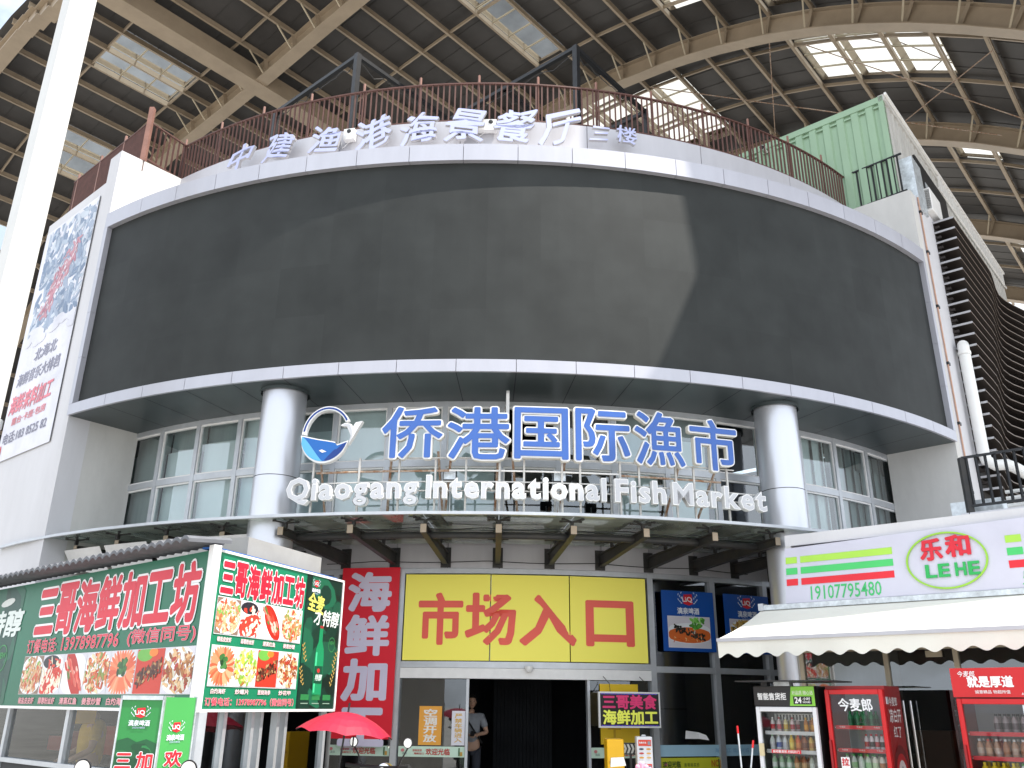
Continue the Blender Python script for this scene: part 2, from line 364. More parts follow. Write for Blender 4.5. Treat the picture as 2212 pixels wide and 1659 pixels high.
for i, (a0, a1) in enumerate(zip(BAYS, BAYS[1:])):
    h = .2; mb = MB(); fr_ = 'alu_frame'
    rbox(mb, 12.12, 12.22, 4.3, 6.499, a0, a0+h, fr_); rbox(mb, 12.12, 12.22, 4.3, 6.499, a1-h, a1, fr_)
    for z0, z1 in ((4.3, 4.52), (5.36, 5.47), (6.41, 6.499)): rbox(mb, 12.13, 12.215, z0, z1, a0+h, a1-h, fr_)
    for z0, z1 in ((4.52, 5.36), (5.47, 6.41)):
        rbox(mb, 12.14, 12.19, z0, z1, a0+h, a0+h+.12, 'white_paint'); rbox(mb, 12.14, 12.19, z0, z1, a1-h-.12, a1-h, 'white_paint')
        rbox(mb, 12.14, 12.19, z0, z0+.03, a0+h+.12, a1-h-.12, 'white_paint'); rbox(mb, 12.14, 12.19, z1-.03, z1, a0+h+.12, a1-h-.12, 'white_paint')
    wd = build('window', mb, bld)
    for z0, z1 in ((4.54, 5.34), (5.49, 6.39)):
        if i == 8 and z0 > 5: continue
        mb = MB(); rband(mb, 12.16, z0, 12.16, z1, a0+h+.1, a1-h-.1, 'glass_up', 4); build('pane', mb, wd)
    if i not in (8, 9, 12):
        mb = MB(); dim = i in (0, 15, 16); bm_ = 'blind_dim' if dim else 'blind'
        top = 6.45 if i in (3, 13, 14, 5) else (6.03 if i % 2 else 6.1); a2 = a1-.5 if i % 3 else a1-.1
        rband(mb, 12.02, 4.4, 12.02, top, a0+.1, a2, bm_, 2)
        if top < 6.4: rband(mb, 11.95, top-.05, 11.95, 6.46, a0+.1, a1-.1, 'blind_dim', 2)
        if i in (13, 14, 15, 16):
            for q in range(3): rband(mb, 12.04, 4.4, 12.04, 6.45, a0+.8+q*1.3, a0+1.1+q*1.3, 'dark_mid', 2)
        build('blind', mb, wd)
mb = MB(); f = rf(12.16, 1.4); f.box(mb, .0, .04, 5.49, 6.39, .02, .09, 'white_paint'); f.box(mb, .04, .06, 5.49, 6.39, .02, .85, 'glass_up')
mb2 = MB()
for z0, z1, n0, n1 in ((5.49, 5.53, 0, .9), (6.35, 6.39, 0, .9), (5.49, 6.39, .86, .9)): f.box(mb2, .0, .05, z0, z1, n0, n1, 'white_paint')
build('open_sash', mb2, bld)
# ground storey: white panel band, frames, glass
mb = MB(); A = [-37]+[-13.4+4.85*k for k in range(-4, 12)]
A = [a for a in A if a < 42]
for a0, a1 in zip(A, A[1:]+[44]): rbox(mb, 10.7, 10.8, 3.89, 4.5, a0+.04, a1-.04, 'alu_white')
rband(mb, 10.75, 3.9, 10.75, 4.49, -37, 44, 'seam'); rbox(mb, 10.6, 12.1, 4.48, 4.52, -37, 44, 'white_paint', 3)
build('panel_band', mb, bld)
mb = MB(); P_ = [-20, -14.4, -7.9, 15.6, 22.35, 28.9, 35]
for a in P_: rbox(mb, 10.66, 10.82, 0, 3.885, a-.28, a+.28, 'alu_frame')
rbox(mb, 10.66, 10.815, 3.8, 3.885, -30, 40, 'alu_frame')
rbox(mb, 10.66, 10.815, 2.2, 2.3, 15.9, 40, 'alu_frame'); rbox(mb, 10.66, 10.815, 2.2, 2.3, -30, -8.2, 'alu_frame')
rbox(mb, 10.60, 10.83, 2.23, 2.33, -7.6, 15.3, 'alu_frame'); rbox(mb, 10.58, 10.84, 2.06, 2.225, -7.6, 15.3, 'white_paint')
for a in (-1.5, 9.35): rbox(mb, 10.68, 10.8, 0, 2.06, a-.12, a+.12, 'alu_frame')
rbox(mb, 10.66, 10.81, 0, .3, 15.9, 40, 'alu_frame')
build('shopfront_frame', mb, bld)
for a0, a1 in ((-30, -20.3), (-19.7, -14.7), (-14.1, -8.2), (15.9, 22.05), (22.65, 28.6), (29.2, 34.7)):
    for z0, z1 in ((.3, 2.2), (2.3, 3.8)):
        mb = MB(); rband(mb, 10.74, z0, 10.74, z1, a0, a1, 'glass_dark', 3); build('glass_pane', mb, bld)
mb = MB(); rband(mb, 10.72, 2.33, 10.72, 3.8, -7.6, 15.3, 'glass_dark', 2); build('glass_pane', mb, bld)
for a0, a1 in ((-7.6, -1.6), (9.5, 15.3)):
    mb = MB(); rband(mb, 10.74, .02, 10.74, 2.05, a0, a1, 'glass_door', 2); build('glass_door', mb, bld)
mb = MB()
f = rf(10.86, 4.0); mb.lathe(f.p(-.02, 2.23, .06), [(0, -.07), (.04, -.062), (.065, -.03), (.07, 0), (.07, .03)], 'white_paint', 16)
tag(build('security_camera', mb, smooth=True), 'small white dome camera fixed above the entrance door', 'camera')
for a in (-15.15, 22.55):
    mb = MB(); q = rp(12.95, a, 0)
    for z0, z1 in ((0, 1.6), (1.612, 3.15), (3.162, 5.02), (5.032, 6.5)):
        mb.lathe(q, [(.36, z0), (.36, z1)], 'silver', 48)
    mb.lathe(q, [(.35, 0), (.35, 6.5)], 'seam', 32); mb.lathe(q, [(.40, 6.46), (.40, 6.52)], 'soffit', 32)
    build('column', mb, bld, smooth=True)
# ------------------------------------------------------------------ LED screen
led = thing('led_screen', 'huge dark curved LED video screen in a silver panel frame above the windows', 'screen', tuple(rp(13.4, 3.5, 6.53)))
mb = MB(); na = 20; nzr = 4
for i in range(na):
    for j in range(nzr):
        a0 = -34.45+(76.3)*i/na; a1 = -34.45+76.3*(i+1)/na; z0 = 6.72+3.74*j/nzr; z1 = 6.72+3.74*(j+1)/nzr
        k = .031*(1+rng.uniform(-.10, .10)); c = (k*.92, k*1.02, k*1.0); dr = 0
        for s in range(3):
            b0 = a0+(a1-a0)*s/3; b1 = a0+(a1-a0)*(s+1)/3
            mb.face([rp(13.45, b0, z0), rp(13.45, b1, z0), rp(13.45+dr, b1, z1), rp(13.45+dr, b0, z1)], 'ledscreen', c)
rband(mb, 13.43, 6.6, 13.43, 10.6, -34.6, 41.9, 'seam', 2)
build('display', mb, led)
SE = [-34.75]+[-30+4*k for k in range(18)]+[42.15]
for a0, a1 in zip(SE, SE[1:]):
    for z0, z1 in ((6.53, 6.735), (10.44, 10.77)):
        mb = MB(); rbox(mb, 13.3, 13.55, z0, z1, a0+.02, a1-.02, 'alu_fascia'); build('frame_panel', mb, led)
for a0, a1 in ((-34.75, -34.25), (41.65, 42.15)):
    for k in range(4):
        mb = MB(); z0 = 6.738+k*.925; rbox(mb, 13.25, 13.552, z0, z0+.92, a0, a1, 'alu_fascia', .5); build('frame_panel', mb, led)
mb = MB(); rband(mb, 13.48, 10.74, 12.0, 10.78, -35, 42.2, 'alu_white', 3); rband(mb, 13.48, 6.54, 13.48, 6.72, -34.7, 42.1, 'seam'); rband(mb, 13.48, 10.46, 13.48, 10.76, -34.7, 42.1, 'seam')
build('top_cover', mb, led)
# ------------------------------------------------------------------ rooftop restaurant letters
sg = thing('rooftop_sign', 'brushed pale violet calligraphy characters standing along the white curved parapet', 'sign', tuple(rp(12.3, -6, 11.6)))
for k, (ch, a, zc, hw) in enumerate((('中', -24.5, 12.03, .30), ('建', -20.2, 12.04, .33), ('渔', -15.4, 11.99, .35), ('港', -10.9, 11.98, .38), ('海', -6.7, 11.98, .38), ('景', -2.6, 12.02, .40), ('餐', 1.7, 12.03, .42), ('厅', 5.7, 12.03, .40), ('三', 9.4, 12.0, .20), ('楼', 11.8, 12.03, .22))):
    f = rf(12.34, a); mb = MB(); rr = R_(rng.uniform(-6, 6)); bo = .022 if k < 8 else .014
    hh = hw*.86; zc -= .04
    f.text(mb, ch, -hw*.9, hw*.9, zc-hh, zc+hh, .07, None, bo, .06, 'letter_grey', .14, rr)
    f.text(mb, ch, -hw*.9, hw*.9, zc-hh, zc+hh, .134, None, bo*.8, 0, 'face_violet', .14, rr)
    for i, p in enumerate(mb.v):                           # brush-like swing of the strokes
        u = (p-f.o).dot(f.d); z = p.z-zc; mb.v[i] = p+f.d*(.10*hw*math.sin(z/hw*3+k))+V((0, 0, .13*hw*math.sin(u/hw*2.6+k*1.7)+.10*u))
    build('character', mb, sg)
# ------------------------------------------------------------------ vault roof over the whole place
TT = {'Z': 7.95, 'A': 16.05, 'B': 26.85, 'C': 35.67, 'D': 46.25, 'E': 56.5}
PROF = [(-62, 15), (-54, 20.2), (-46, 24.4), (-41, 26.1), (-36, 26.9), (-32, 27.05), (-28, 27.25), (-24, 27.6), (-20, 27.85), (-17, 27.8), (-14, 27.45), (-12, 27.0), (-10, 26.4), (-8, 25.6), (-6.5, 24.85), (-5, 24.0), (-3.5, 23.0), (-2, 21.9), (0, 20.3), (2, 18.5), (4, 16.5)]
def zf(s):
    for (a, b), (c, d) in zip(PROF, PROF[1:]):
        if s <= c: return b+(d-b)*(s-a)/(c-a)
    return PROF[-1][1]
def nrm(s):          # outward normal of the profile in (s, z)
    e = .8; dz = (zf(min(4, s+e))-zf(max(-62, s-e)))/(min(4, s+e)-max(-62, s-e)); l_ = math.hypot(1, dz); return (-dz/l_, 1/l_)
def vp(s, t, h=0):   # point on the vault: span coordinate, axis coordinate, height above the girder's lower flange
    a, b = nrm(s); return S_*(s+a*h)+D_*t+V((0, 0, zf(s)+b*h))
roof = thing('market_roof', 'vast brown steel barrel vault roof with arched girders and skylights over the market', 'roof', tuple(vp(-20, 30)*1+V((0, 0, 0))))
SP = [-61.5, -59, -57, -55, -53, -51, -49.2, -47.6, -46, -44.5, -43, -41.5, -40, -38.5, -37, -35.5, -34, -32.6, -31.2, -29.6, -28, -26, -24.4, -22.8, -21.2, -19.6, -18.1, -16.6, -15, -13.4, -11.75, -10, -8.4, -6.7, -5.1, -3.5, -2.1, -1.6, -.85, -.6, -.45, -.3, .9, 2.4, 3.9]
FE = [(-62, 7.6), (-33, 7.6), (-1.6, 13.25), (-.85, 13.62), (-.6, 13.1), (-.45, 12.0), (-.3, 11.0), (.9, 11.0), (.901, 13.6), (4, 14.1)]  # unseen front edge, shaped so its shadow cuts across the LED screen
def t_front(s):
    for (a, b), (c, d) in zip(FE, FE[1:]):
        if s <= c: return b+(d-b)*(s-a)/(c-a)
    return FE[-1][1]
SHEET = 1.2
SKY = [(-34, -31.2, 11.1, 14.6), (-41.5, -38.5, 12.0, 15.6), (-19.6, -18.1, 15.0, 24.5), (-21.2, -18.1, 27.4, 30.2), (-13.4, -11.75, 19.0, 25.1), (-10, -8.4, 21.0, 26.5), (-10, -5.1, 28.0, 32.0),
       (-18.1, -15, 29.0, 34.6), (-6.7, -5.1, 37.2, 39.4), (-6.7, -5.1, 48.9, 51.0), (-6.0, -3.5, 51.1, 54.5), (-15, -13.4, 38, 42), (-49.2, -46, 11.1, 14.6), (-26, -22.8, 38, 43)]
def sub(a, b, st): n = max(1, int(round((b-a)/st))); return [a+(b-a)*i/n for i in range(n+1)]
cells = {i: MB() for i in range(len(SKY))}; sheet = MB(); seams = {i: MB() for i in range(len(SKY))}
for s0, s1 in zip(SP, SP[1:]):
    ta_, tb_ = t_front(s0+.002), t_front(s1); tf = max(ta_, tb_)+.02; cuts = {tf, 60.0}
    sheet.face([vp(s0, ta_, SHEET), vp(s1, tb_, SHEET), vp(s1, tf, SHEET), vp(s0, tf, SHEET)], 'roof_sheet')
    mine = [(i, k) for i, k in enumerate(SKY) if k[0]-.01 <= s0 and s1 <= k[1]+.01]
    for i, k in mine: cuts |= {k[2], k[3]}
    cl = sorted(cuts)
    for a, b in zip(cl, cl[1:]):
        hit = [i for i, k in mine if k[2]-.01 <= a and b <= k[3]+.01]
        if hit:
            cells[hit[0]].face([vp(s0, a, SHEET), vp(s1, a, SHEET), vp(s1, b, SHEET), vp(s0, b, SHEET)], 'polycarb')
            q = sub(a, b, 1.08)
            for t in q[1:-1]: seams[hit[0]].bar(vp(s0, t, SHEET-.02), vp(s1, t, SHEET-.02), .05, .03, 'tan_light')
        else:
            for t0, t1 in zip(*(lambda q: (q, q[1:]))(sub(a, b, 1.08))):
                sheet.face([vp(s0, t0, SHEET), vp(s1, t0, SHEET), vp(s1, t1, SHEET), vp(s0, t1, SHEET)], 'roof_sheet')
                sheet.bar(vp(s0, t1, SHEET-.012), vp(s1, t1, SHEET-.012), .03, .02, 'roof_sheet')
build('roof_sheet', sheet, roof)
for i in cells:
    o = build('skylight', cells[i], roof)
    if seams[i].v: build('glazing_bar', seams[i], o)
for i, s in enumerate(SP):
    if s in (-1.6, -.6, -.45, -.3): continue
    mb = MB(); a = t_front(s)+.1
    for t0, t1 in zip(*(lambda q: (q, q[1:]))(sub(a, 60, 8))):
        mb.bar(vp(s, t0, SHEET-.17), vp(s, t1, SHEET-.17), .03, .26, 'tan_steel', up=V((0, 0, 1)))
        mb.bar(vp(s, t0, SHEET-.31), vp(s, t1, SHEET-.31), .10, .025, 'tan_steel')
    build('purlin', mb, roof)
S2 = [SP[0]+(SP[-1]-SP[0])*i/90 for i in range(91)]
for nm, t in TT.items():
    mb = MB()
    for a, b in zip(S2, S2[1:]):
        if nm == 'Z' and a > -2.6: continue
        tt = t if nm != 'Z' else t_front((a+b)/2)+.4
        t2 = tt
        for w_, h0, h1 in ((.56, 0, .05), (.03, .05, .84), (.42, .84, .88)):
            p = [vp(a, tt-w_/2, h0), vp(b, t2-w_/2, h0), vp(b, t2+w_/2, h0), vp(a, tt+w_/2, h0), vp(a, tt-w_/2, h1), vp(b, t2-w_/2, h1), vp(b, t2+w_/2, h1), vp(a, tt+w_/2, h1)]
            mb.hexa(p, 'tan_steel')
    build('arch_girder', mb, roof, smooth=False)
    if nm == 'Z': continue
    mb = MB()
    for k, s in enumerate(SP):
        if not -48 < s < 2 or s in (-1.6, -.6, -.45, -.3): continue
        mb.bar(vp(s, t-.22, .05), vp(s, t-1.0, SHEET-.34), .06, .05, 'tan_light')
        mb.bar(vp(s+.02, t-.02, .05), vp(s+.02, t-.2, .84), .012, .18, 'tan_steel')
    build('knee_brace', mb, roof)
for t in (11.0, 14.6, 20.4, 24.6, 29.0, 32.2, 39.5, 42.8, 49.7, 53.2):
    mb = MB()
    for a, b in zip(SP, SP[1:]):
        if t > t_front(a)+.3: mb.bar(vp(a, t, SHEET-.16), vp(b, t, SHEET-.16), .07, .14, 'tan_steel')
    build('secondary_rib', mb, roof)
mb = MB(); LG = -28.9                                     # big longitudinal beam crossing the girders
for t0, t1 in zip(*(lambda q: (q, q[1:]))(sub(7.8, 58, 6))):
    mb.hexa([vp(LG-.4, t0, -.08), vp(LG+.4, t0, -.08), vp(LG+.4, t1, -.08), vp(LG-.4, t1, -.08), vp(LG-.4, t0, .78), vp(LG+.4, t0, .78), vp(LG+.4, t1, .78), vp(LG-.4, t1, .78)], 'tan_steel')
build('longitudinal_beam', mb, roof)
for (sa, ta, sb, tb) in ((-16, 28, -4, 35), (-10.2, 27.5, -13, 34.5), (-8, 35.2, -3, 28.5), (-9, 28, 1, 35)):
    mb = MB(); mb.tube([vp(sa, ta, .3), vp(sb, tb, .3)], .022, 'rust_pipe', 6); build('brace_rod', mb, roof)
mb = MB(); pc = V((-8.44, 12.95, 0)); h = .225
q = [pc-S_*h-D_*h, pc+S_*h-D_*h, pc+S_*h+D_*h, pc-S_*h+D_*h]
mb.hexa([p+V((0, 0, 0)) for p in q]+[p+V((0, 0, 26)) for p in q], 'column_paint')
for z in (3.2, 9.0, 14.8, 20.6): mb.hexa([p+(p-pc)*.004+V((0, 0, z)) for p in q]+[p+(p-pc)*.004+V((0, 0, z+.02)) for p in q], 'letter_side')
o = build('steel_column', mb, bevel=.03); tag(o, 'tall white square steel column in the sun at the left of the hall', 'column')
# ------------------------------------------------------------------ rust brown curved railing on the roof terrace
rl = thing('roof_railing', 'rust brown terrace railing with dense balusters following the curved parapet', 'railing', tuple(rp(12.1, 0, 12.3)))
def rail_run(pts, root, zb, zt, m, step=.115, post=1.0, over=.2, bal='balusters', ph=.0, pm=None, pw=.05):
    L_ = [0]
    for a, b in zip(pts, pts[1:]): L_.append(L_[-1]+(V(b)-V(a)).length)
    def at(x):
        for i in range(len(pts)-1):
            if x <= L_[i+1]+1e-6: return V(pts[i]).lerp(V(pts[i+1]), (x-L_[i])/max(1e-6, L_[i+1]-L_[i]))
        return V(pts[-1])
    for z in (zt, zb+.1):
        mb = MB()
        for a, b in zip(pts, pts[1:]): mb.bar(V((a[0], a[1], z)), V((b[0], b[1], z)), .05, .03, m)
        build('rail', mb, root)
    mb = MB(); x = step/2
    while x < L_[-1]:
        p = at(x); mb.bar(V((p.x, p.y, zb+.1)), V((p.x, p.y, zt)), .03, .03, m); x += step
    build(bal, mb, root); x = ph
    while post and x <= L_[-1]+.01:
        p = at(x); mb = MB(); mb.bar(V((p.x, p.y, zb)), V((p.x, p.y, zt+over)), pw, pw, pm or m, up=V((S_.x, S_.y, 0))); build('post', mb, root); x += post
mat('rail_dark', (.055, .028, .024), .6, .1, var=.3, vscale=5); mat('post_salmon', (.26, .13, .10), .6, var=.2, vscale=5)
rail_run([tuple(rp(12.1, a, 0)) for a in arc(-35, 42, 1.4)], rl, 12.27, 13.26, 'rust_rail', .115, 1.18, .0, pw=.035)
mb = MB()
for k in range(14):
    a = -35+k*5.59; q = rp(12.1, a, 13.27); mb.bar(q, q+V((0, 0, .19)), .035, .035, 'post_salmon', up=S_)
build('post_cap', mb, rl)
cpt = PL+D_*.5+V((-.05, 0, 0)); c2 = rp(12.1, -35, 0)
rl2 = thing('corner_railing', 'rust brown railing turning the left roof corner at a tall salmon post', 'railing', (cpt.x, cpt.y, 12.3))
rail_run([tuple(cpt), tuple(c2)], rl2, 12.3, 13.3, 'rust_rail', .12, 0, 0)
rail_run([tuple(cpt), tuple(cpt-S_*3.6)], rl2, 11.8, 13.3, 'rust_rail', .055, 1.15, .16, ph=1.1, pm='post_salmon', pw=.045)
mb = MB(); mb.box((cpt.x-.05, cpt.y-.05, 12.3), (cpt.x+.05, cpt.y+.05, 13.66), 'post_salmon'); build('corner_post', mb, rl2)
mb = MB()
for a in (S_, D_): mb.bar(cpt+V((0, 0, 12.35))-(S_*3.6 if a == S_ else V((0, 0, 0))), cpt+V((0, 0, 12.35)), .03, .12, 'rust_rail')
for k in range(3): mb.bar(cpt-S_*(.5+k*1.2)+V((0, 0, 12.05)), cpt-S_*(.5+k*1.2)+V((0, 0, 13.2)), 1.1, .015, 'rust_rail', up=D_)
build('sheet_infill', mb, rl2)
# black railing in front of the container
br = thing('black_railing', 'short black steel railing in front of the green container at the right roof corner', 'railing', (8.2, 16.6, 12.3))
rail_run([(7.72, 17.03, 0), (8.66, 16.12, 0)], br, 12.25, 13.3, 'black_steel', .115, 0, 0)
# ------------------------------------------------------------------ black steel pergola frame with string lights
pg = thing('pergola_frame', 'black square tube pergola frame with wavy string lights on the roof terrace', 'pergola', (0, 17, 12.0))
PA, PB = V((-3.54, 15.47, 0)), V((1.34, 15.15, 0)); ZT = 15.34
PC = PB+D_*2.85; PA2 = PA-S_*3.1; PB2 = PB-S_*6.3; PA3 = PA+D_*5.0; PE = PC-S_*6.5
for p in (PA, PB, PC, PA2, PA3):
    mb = MB(); mb.bar(V((p.x, p.y, 12)), V((p.x, p.y, ZT)), .12, .12, 'black_steel', up=S_); build('post', mb, pg)
for a, b in ((PA, PA2), (PA, PA3), (PB, PB2), (PB, PC), (PC, PE), (PB-S_*2.1, PC-S_*2.1), (PB-S_*4.2, PC-S_*4.2)):
    mb = MB(); mb.bar(a+V((0, 0, ZT-.05)), b+V((0, 0, ZT-.05)), .09, .09, 'black_steel'); build('beam', mb, pg)
for a, b in ((PB-S_*2.1, PC-S_*2.1),): pass
mb = MB(); mb.bar(PC+V((0, 0, ZT)), PC+D_*.0+V((0, 0, 12.4)), .08, .08, 'black_steel'); mb.bar(PC+V((0, 0, 13.3)), PC-S_*2.4+V((0, 0, 13.3)), .08, .08, 'black_steel'); build('cross_bar', mb, pg)
for a, b, m_ in ((PA, PA2, .35), (PA, PA3, .42), (PB, PC, .38), (PB, PB2, .3), (PB-S_*2.1, PC-S_*2.1, .3)):
    mb = MB(); n = 20; mb.tube([a.lerp(b, i/n)+V((0, 0, ZT-.12-.10*abs(math.sin(i*.9))-(m_ if i % 5 == 2 else .1)*.35)) for i in range(n+1)], .010, 'steel_dark', 5); build('string_light', mb, pg)
# ------------------------------------------------------------------ green container
ct = thing('green_container', 'pale green corrugated container standing on the roof corner', 'container', (8.3, 16.6, 11.95))
FG = Fr((8.54-S_.x*3.6, 16.26-S_.y*3.6), (S_.x, S_.y)); FS = Fr((8.54, 16.26), (D_.x, D_.y))
def corrug(mb, f, u0, u1, z0, z1, m, pitch=.34, dep=.045):
    u = u0; pts = []
    while u < u1:
        for du, n in ((0, 0), (.45, 0), (.55, -dep), (.9, -dep)): pts.append((min(u1, u+du*pitch), n))
        u += pitch
    pts.append((u1, 0))
    for (a, na_), (b, nb) in zip(pts, pts[1:]):
        if b > a: mb.face([f.p(a, z0, na_), f.p(b, z0, nb), f.p(b, z1, nb), f.p(a, z1, na_)], m)
mb = MB(); corrug(mb, FG, .12, 3.5, 12.08, 14.86, 'container_green')
FG.box(mb, 0, 3.6, 14.84, 15.0, -.12, .02, 'container_green'); FG.box(mb, 0, 3.6, 11.95, 12.1, -.12, .02, 'container_green')
FG.box(mb, 3.48, 3.6, 12.1, 14.84, -.12, .02, 'container_green'); FG.box(mb, 0, .12, 12.1, 14.84, -.12, .02, 'container_green')
u = .3
while u < 3.4:
    FG.box(mb, u, u+.16, 14.72, 14.76, -.02, .012, 'container_green'); u += .34
build('green_wall', mb, ct)
mb = MB(); corrug(mb, FS, .0, 11.5, 12.08, 14.9, 'container_grey', .3, .04); FS.box(mb, -.02, 11.5, 14.86, 15.02, -.1, .03, 'container_grey'); FS.box(mb, 0, 11.5, 11.95, 12.1, -.1, .02, 'container_grey')
build('grey_wall', mb, ct)
mb = MB(); mb.face([FG.p(0, 15, 0), FG.p(3.6, 15, 0), FS.p(11.5, 15, 0), FS.p(11.5, 15, 0)-S_*3.6], 'container_grey'); build('lid', mb, ct)
mb = MB(); FS.box(mb, 1.9, 4.6, 12.75, 14.4, .0, .05, 'black_steel'); FS.box(mb, 2.5, 3.0, 12.95, 13.9, .05, .06, 'galv'); build('window', mb, ct)
mb = MB(); FS.box(mb, .35, 1.0, 12.1, 13.4, .02, .3, 'galv'); build('panel', mb, ct)
mb = MB()
for k in range(26): mb.bar(FS.p(4.2+k*.28, 14.98, .05), FS.p(4.2+k*.28, 14.5, .05), .05, .03, 'white_paint', up=D_)
mb.bar(FS.p(4.0, 14.5, .05), FS.p(11.5, 14.5, .05), .03, .05, 'white_paint'); mb.bar(FS.p(0, 15.03, .06), FS.p(11.5, 15.03, .06), .05, .06, 'white_paint')
build('white_lattice', mb, ct)
mb = MB(); p = FG.p(.75, 14.72, .02); mb.tube([p, p+FG.n*.14+V((0, 0, .03))], .02, 'white_paint', 8); q = p+FG.n*.16+V((0, 0, .05)); mb.tube([q-FG.d*.02, q+(FG.n*.9-V((0, 0, .45)))*.2], [.065, .06], 'white_paint', 12)
e_ = q+(FG.n*.9-V((0, 0, .45)))*.2; mb.tube([e_, e_+(FG.n*.9-V((0, 0, .45)))*.02], [.055, .05], 'black_plastic', 12)
tag(build('security_camera', mb), 'white bullet security camera on the green container wall', 'camera')
def acunit(f, u, z, n, label):
    t = thing('air_conditioner', label, 'air conditioner', tuple(f.p(u+.4, z, n+.15)), 'air conditioner outdoor units on the right wall')
    mb = MB(); f.box(mb, u, u+.85, z, z+.6, n, n+.34, 'white_paint'); build('casing', mb, t, bevel=.02)
    Fn = Fr((f.p(u, 0, n+.34).x, f.p(u, 0, n+.34).y), (-f.n.x, -f.n.y))   # grille on the near end
    mb = MB(); Fn.box(mb, .02, .32, z+.05, z+.55, .0, .004, 'black_plastic')
    for k in range(7): Fn.box(mb, .02, .32, z+.08+k*.07, z+.095+k*.07, .004, .012, 'white_paint')
    for k in range(3): Fn.box(mb, .06+k*.1, .07+k*.1, z+.05, z+.55, .004, .014, 'white_paint')
    build('grille', mb, t)
acunit(FR, 1.25, 12.33, -.2, 'white outdoor air conditioner unit on the wall beside the container and the top fin')
acunit(FR, 5.6, 12.33, -.36, 'air conditioner unit further back above the wavy black fins')
acunit(FR, 9.2, 11.9, .35, 'farthest air conditioner unit at the right edge behind the wavy fins')
# ------------------------------------------------------------------ wavy black fin screen on the right wall
fn = thing('fin_screen', 'dark louvre screen of stacked wavy horizontal fins on the right wall', 'facade screen', tuple(FR.p(6, 4.3, .2)))
NF = 30
for k in range(NF):
    z = 12.15-k*.262
    if z < 4.4: break
    def wv(u):
        u0 = 3.2+(z-6)*.55; k_ = min(1, max(0, (u-u0)/7.0)); j_ = max(0, 1-abs(u-u0)/1.8)
        return .44-.05*(12-z)/6-.16*j_*j_*(3-2*j_)+.62*.5*(1-math.cos(2*math.pi*k_))*(.75+.25*math.sin(z))
    us = sub(1.6, 20, .5); mb = MB()
    for a, b in zip(us, us[1:]):
        na_, nb = max(.12, wv(a)), max(.12, wv(b))
        mb.hexa([FR.p(a, z, na_), FR.p(b, z, nb), FR.p(b, z, .02), FR.p(a, z, .02), FR.p(a, z+.03, na_), FR.p(b, z+.03, nb), FR.p(b, z+.03, .02), FR.p(a, z+.03, .02)], 'black_fin')
        mb.hexa([FR.p(a, z-.003, na_+.008), FR.p(b, z-.003, nb+.008), FR.p(b, z-.003, nb+.001), FR.p(a, z-.003, na_+.001), FR.p(a, z+.022, na_+.008), FR.p(b, z+.022, nb+.008), FR.p(b, z+.022, nb+.001), FR.p(a, z+.022, na_+.001)], 'fin_edge')
    FR.box(mb, 1.585, 1.598, z-.005, z+.04, .0, wv(1.6), 'fin_end')
    build('fin', mb, fn)
mb = MB(); FR.box(mb, 1.62, 20, 4.4, 12.2, .003, .015, 'black_fin')
for k in range(24): mb.bar(FR.p(1.64, 12.05-k*.262, .02), FR.p(1.64, 12.05-k*.262, .12), .05, .06, 'black_fin')
build('backing', mb, fn)
mb = MB(); mb.tube([FR.p(.47, 12.3, .025), FR.p(.47, 6.2, .025), FR.p(.5, 4.2, .025)], .018, 'copper', 8)
for z in (11.9, 10.9, 9.6, 8.3, 7.0, 5.6): FR.box(mb, .45, .58, z, z+.06, .0, .05, 'black_steel')
tag(build('copper_pipe', mb), 'thin copper coloured pipe with black clips down the right wall edge', 'pipe')
mb = MB(); mb.tube([FR.p(1.75, 8.93, .12), FR.p(1.55, 9.02, .16), FR.p(1.42, 9.0, .18), FR.p(1.36, 8.9, .19), FR.p(1.36, 6.6, .19), FR.p(1.37, 6.42, .22), FR.p(1.40, 6.3, .36), FR.p(1.46, 6.3, .55), FR.p(1.5, 6.22, .68), FR.p(1.6, 6.1, .82), FR.p(2.2, 6.1, .9), FR.p(6, 6.15, .95)], .115, 'pvc', 16)
for z in (8.75,): mb.lathe(FR.p(1.36, z, .19), [(.12, 0), (.132, .01), (.132, .07), (.12, .08)], 'pvc', 16)
tag(build('drain_pipe', mb, smooth=True), 'thick white plastic drain pipe bending along the right wall', 'pipe')
# ------------------------------------------------------------------ glass canopy over the entrance
cn = thing('glass_canopy', 'dirty greenish glass canopy on tapered steel brackets above the entrance', 'canopy', tuple(rp(12.2, 0, 4.1)))
BR = [1+4.85*k for k in range(-9, 7)]
for a0, a1 in zip(BR, BR[1:]):
    mb = MB(); rbox(mb, 10.95, 13.5, 4.30, 4.31, a0+.04, a1-.04, 'glass_canopy', 5); build('glass_panel', mb, cn)
    mb = MB(); rbox(mb, 13.5, 13.55, 4.275, 4.32, a0, a1, 'alu_frame', 5); build('edge_trim', mb, cn)
def spider(mb, Rr, a, z):
    f = rf(Rr, a); mb.bar(f.p(0, z-.1), f.p(0, z-.02), .05, .05, 'steel_dark', up=f.n)
    for du in (-.15, .15):
        for dn in (-.1, .1):
            mb.bar(f.p(0, z-.03), f.p(du, z, dn), .025, .02, 'steel_dark'); mb.lathe(f.p(du, z-.015, dn), [(0, 0), (.028, 0), (.028, .03), (0, .03)], 'steel_dark', 8)
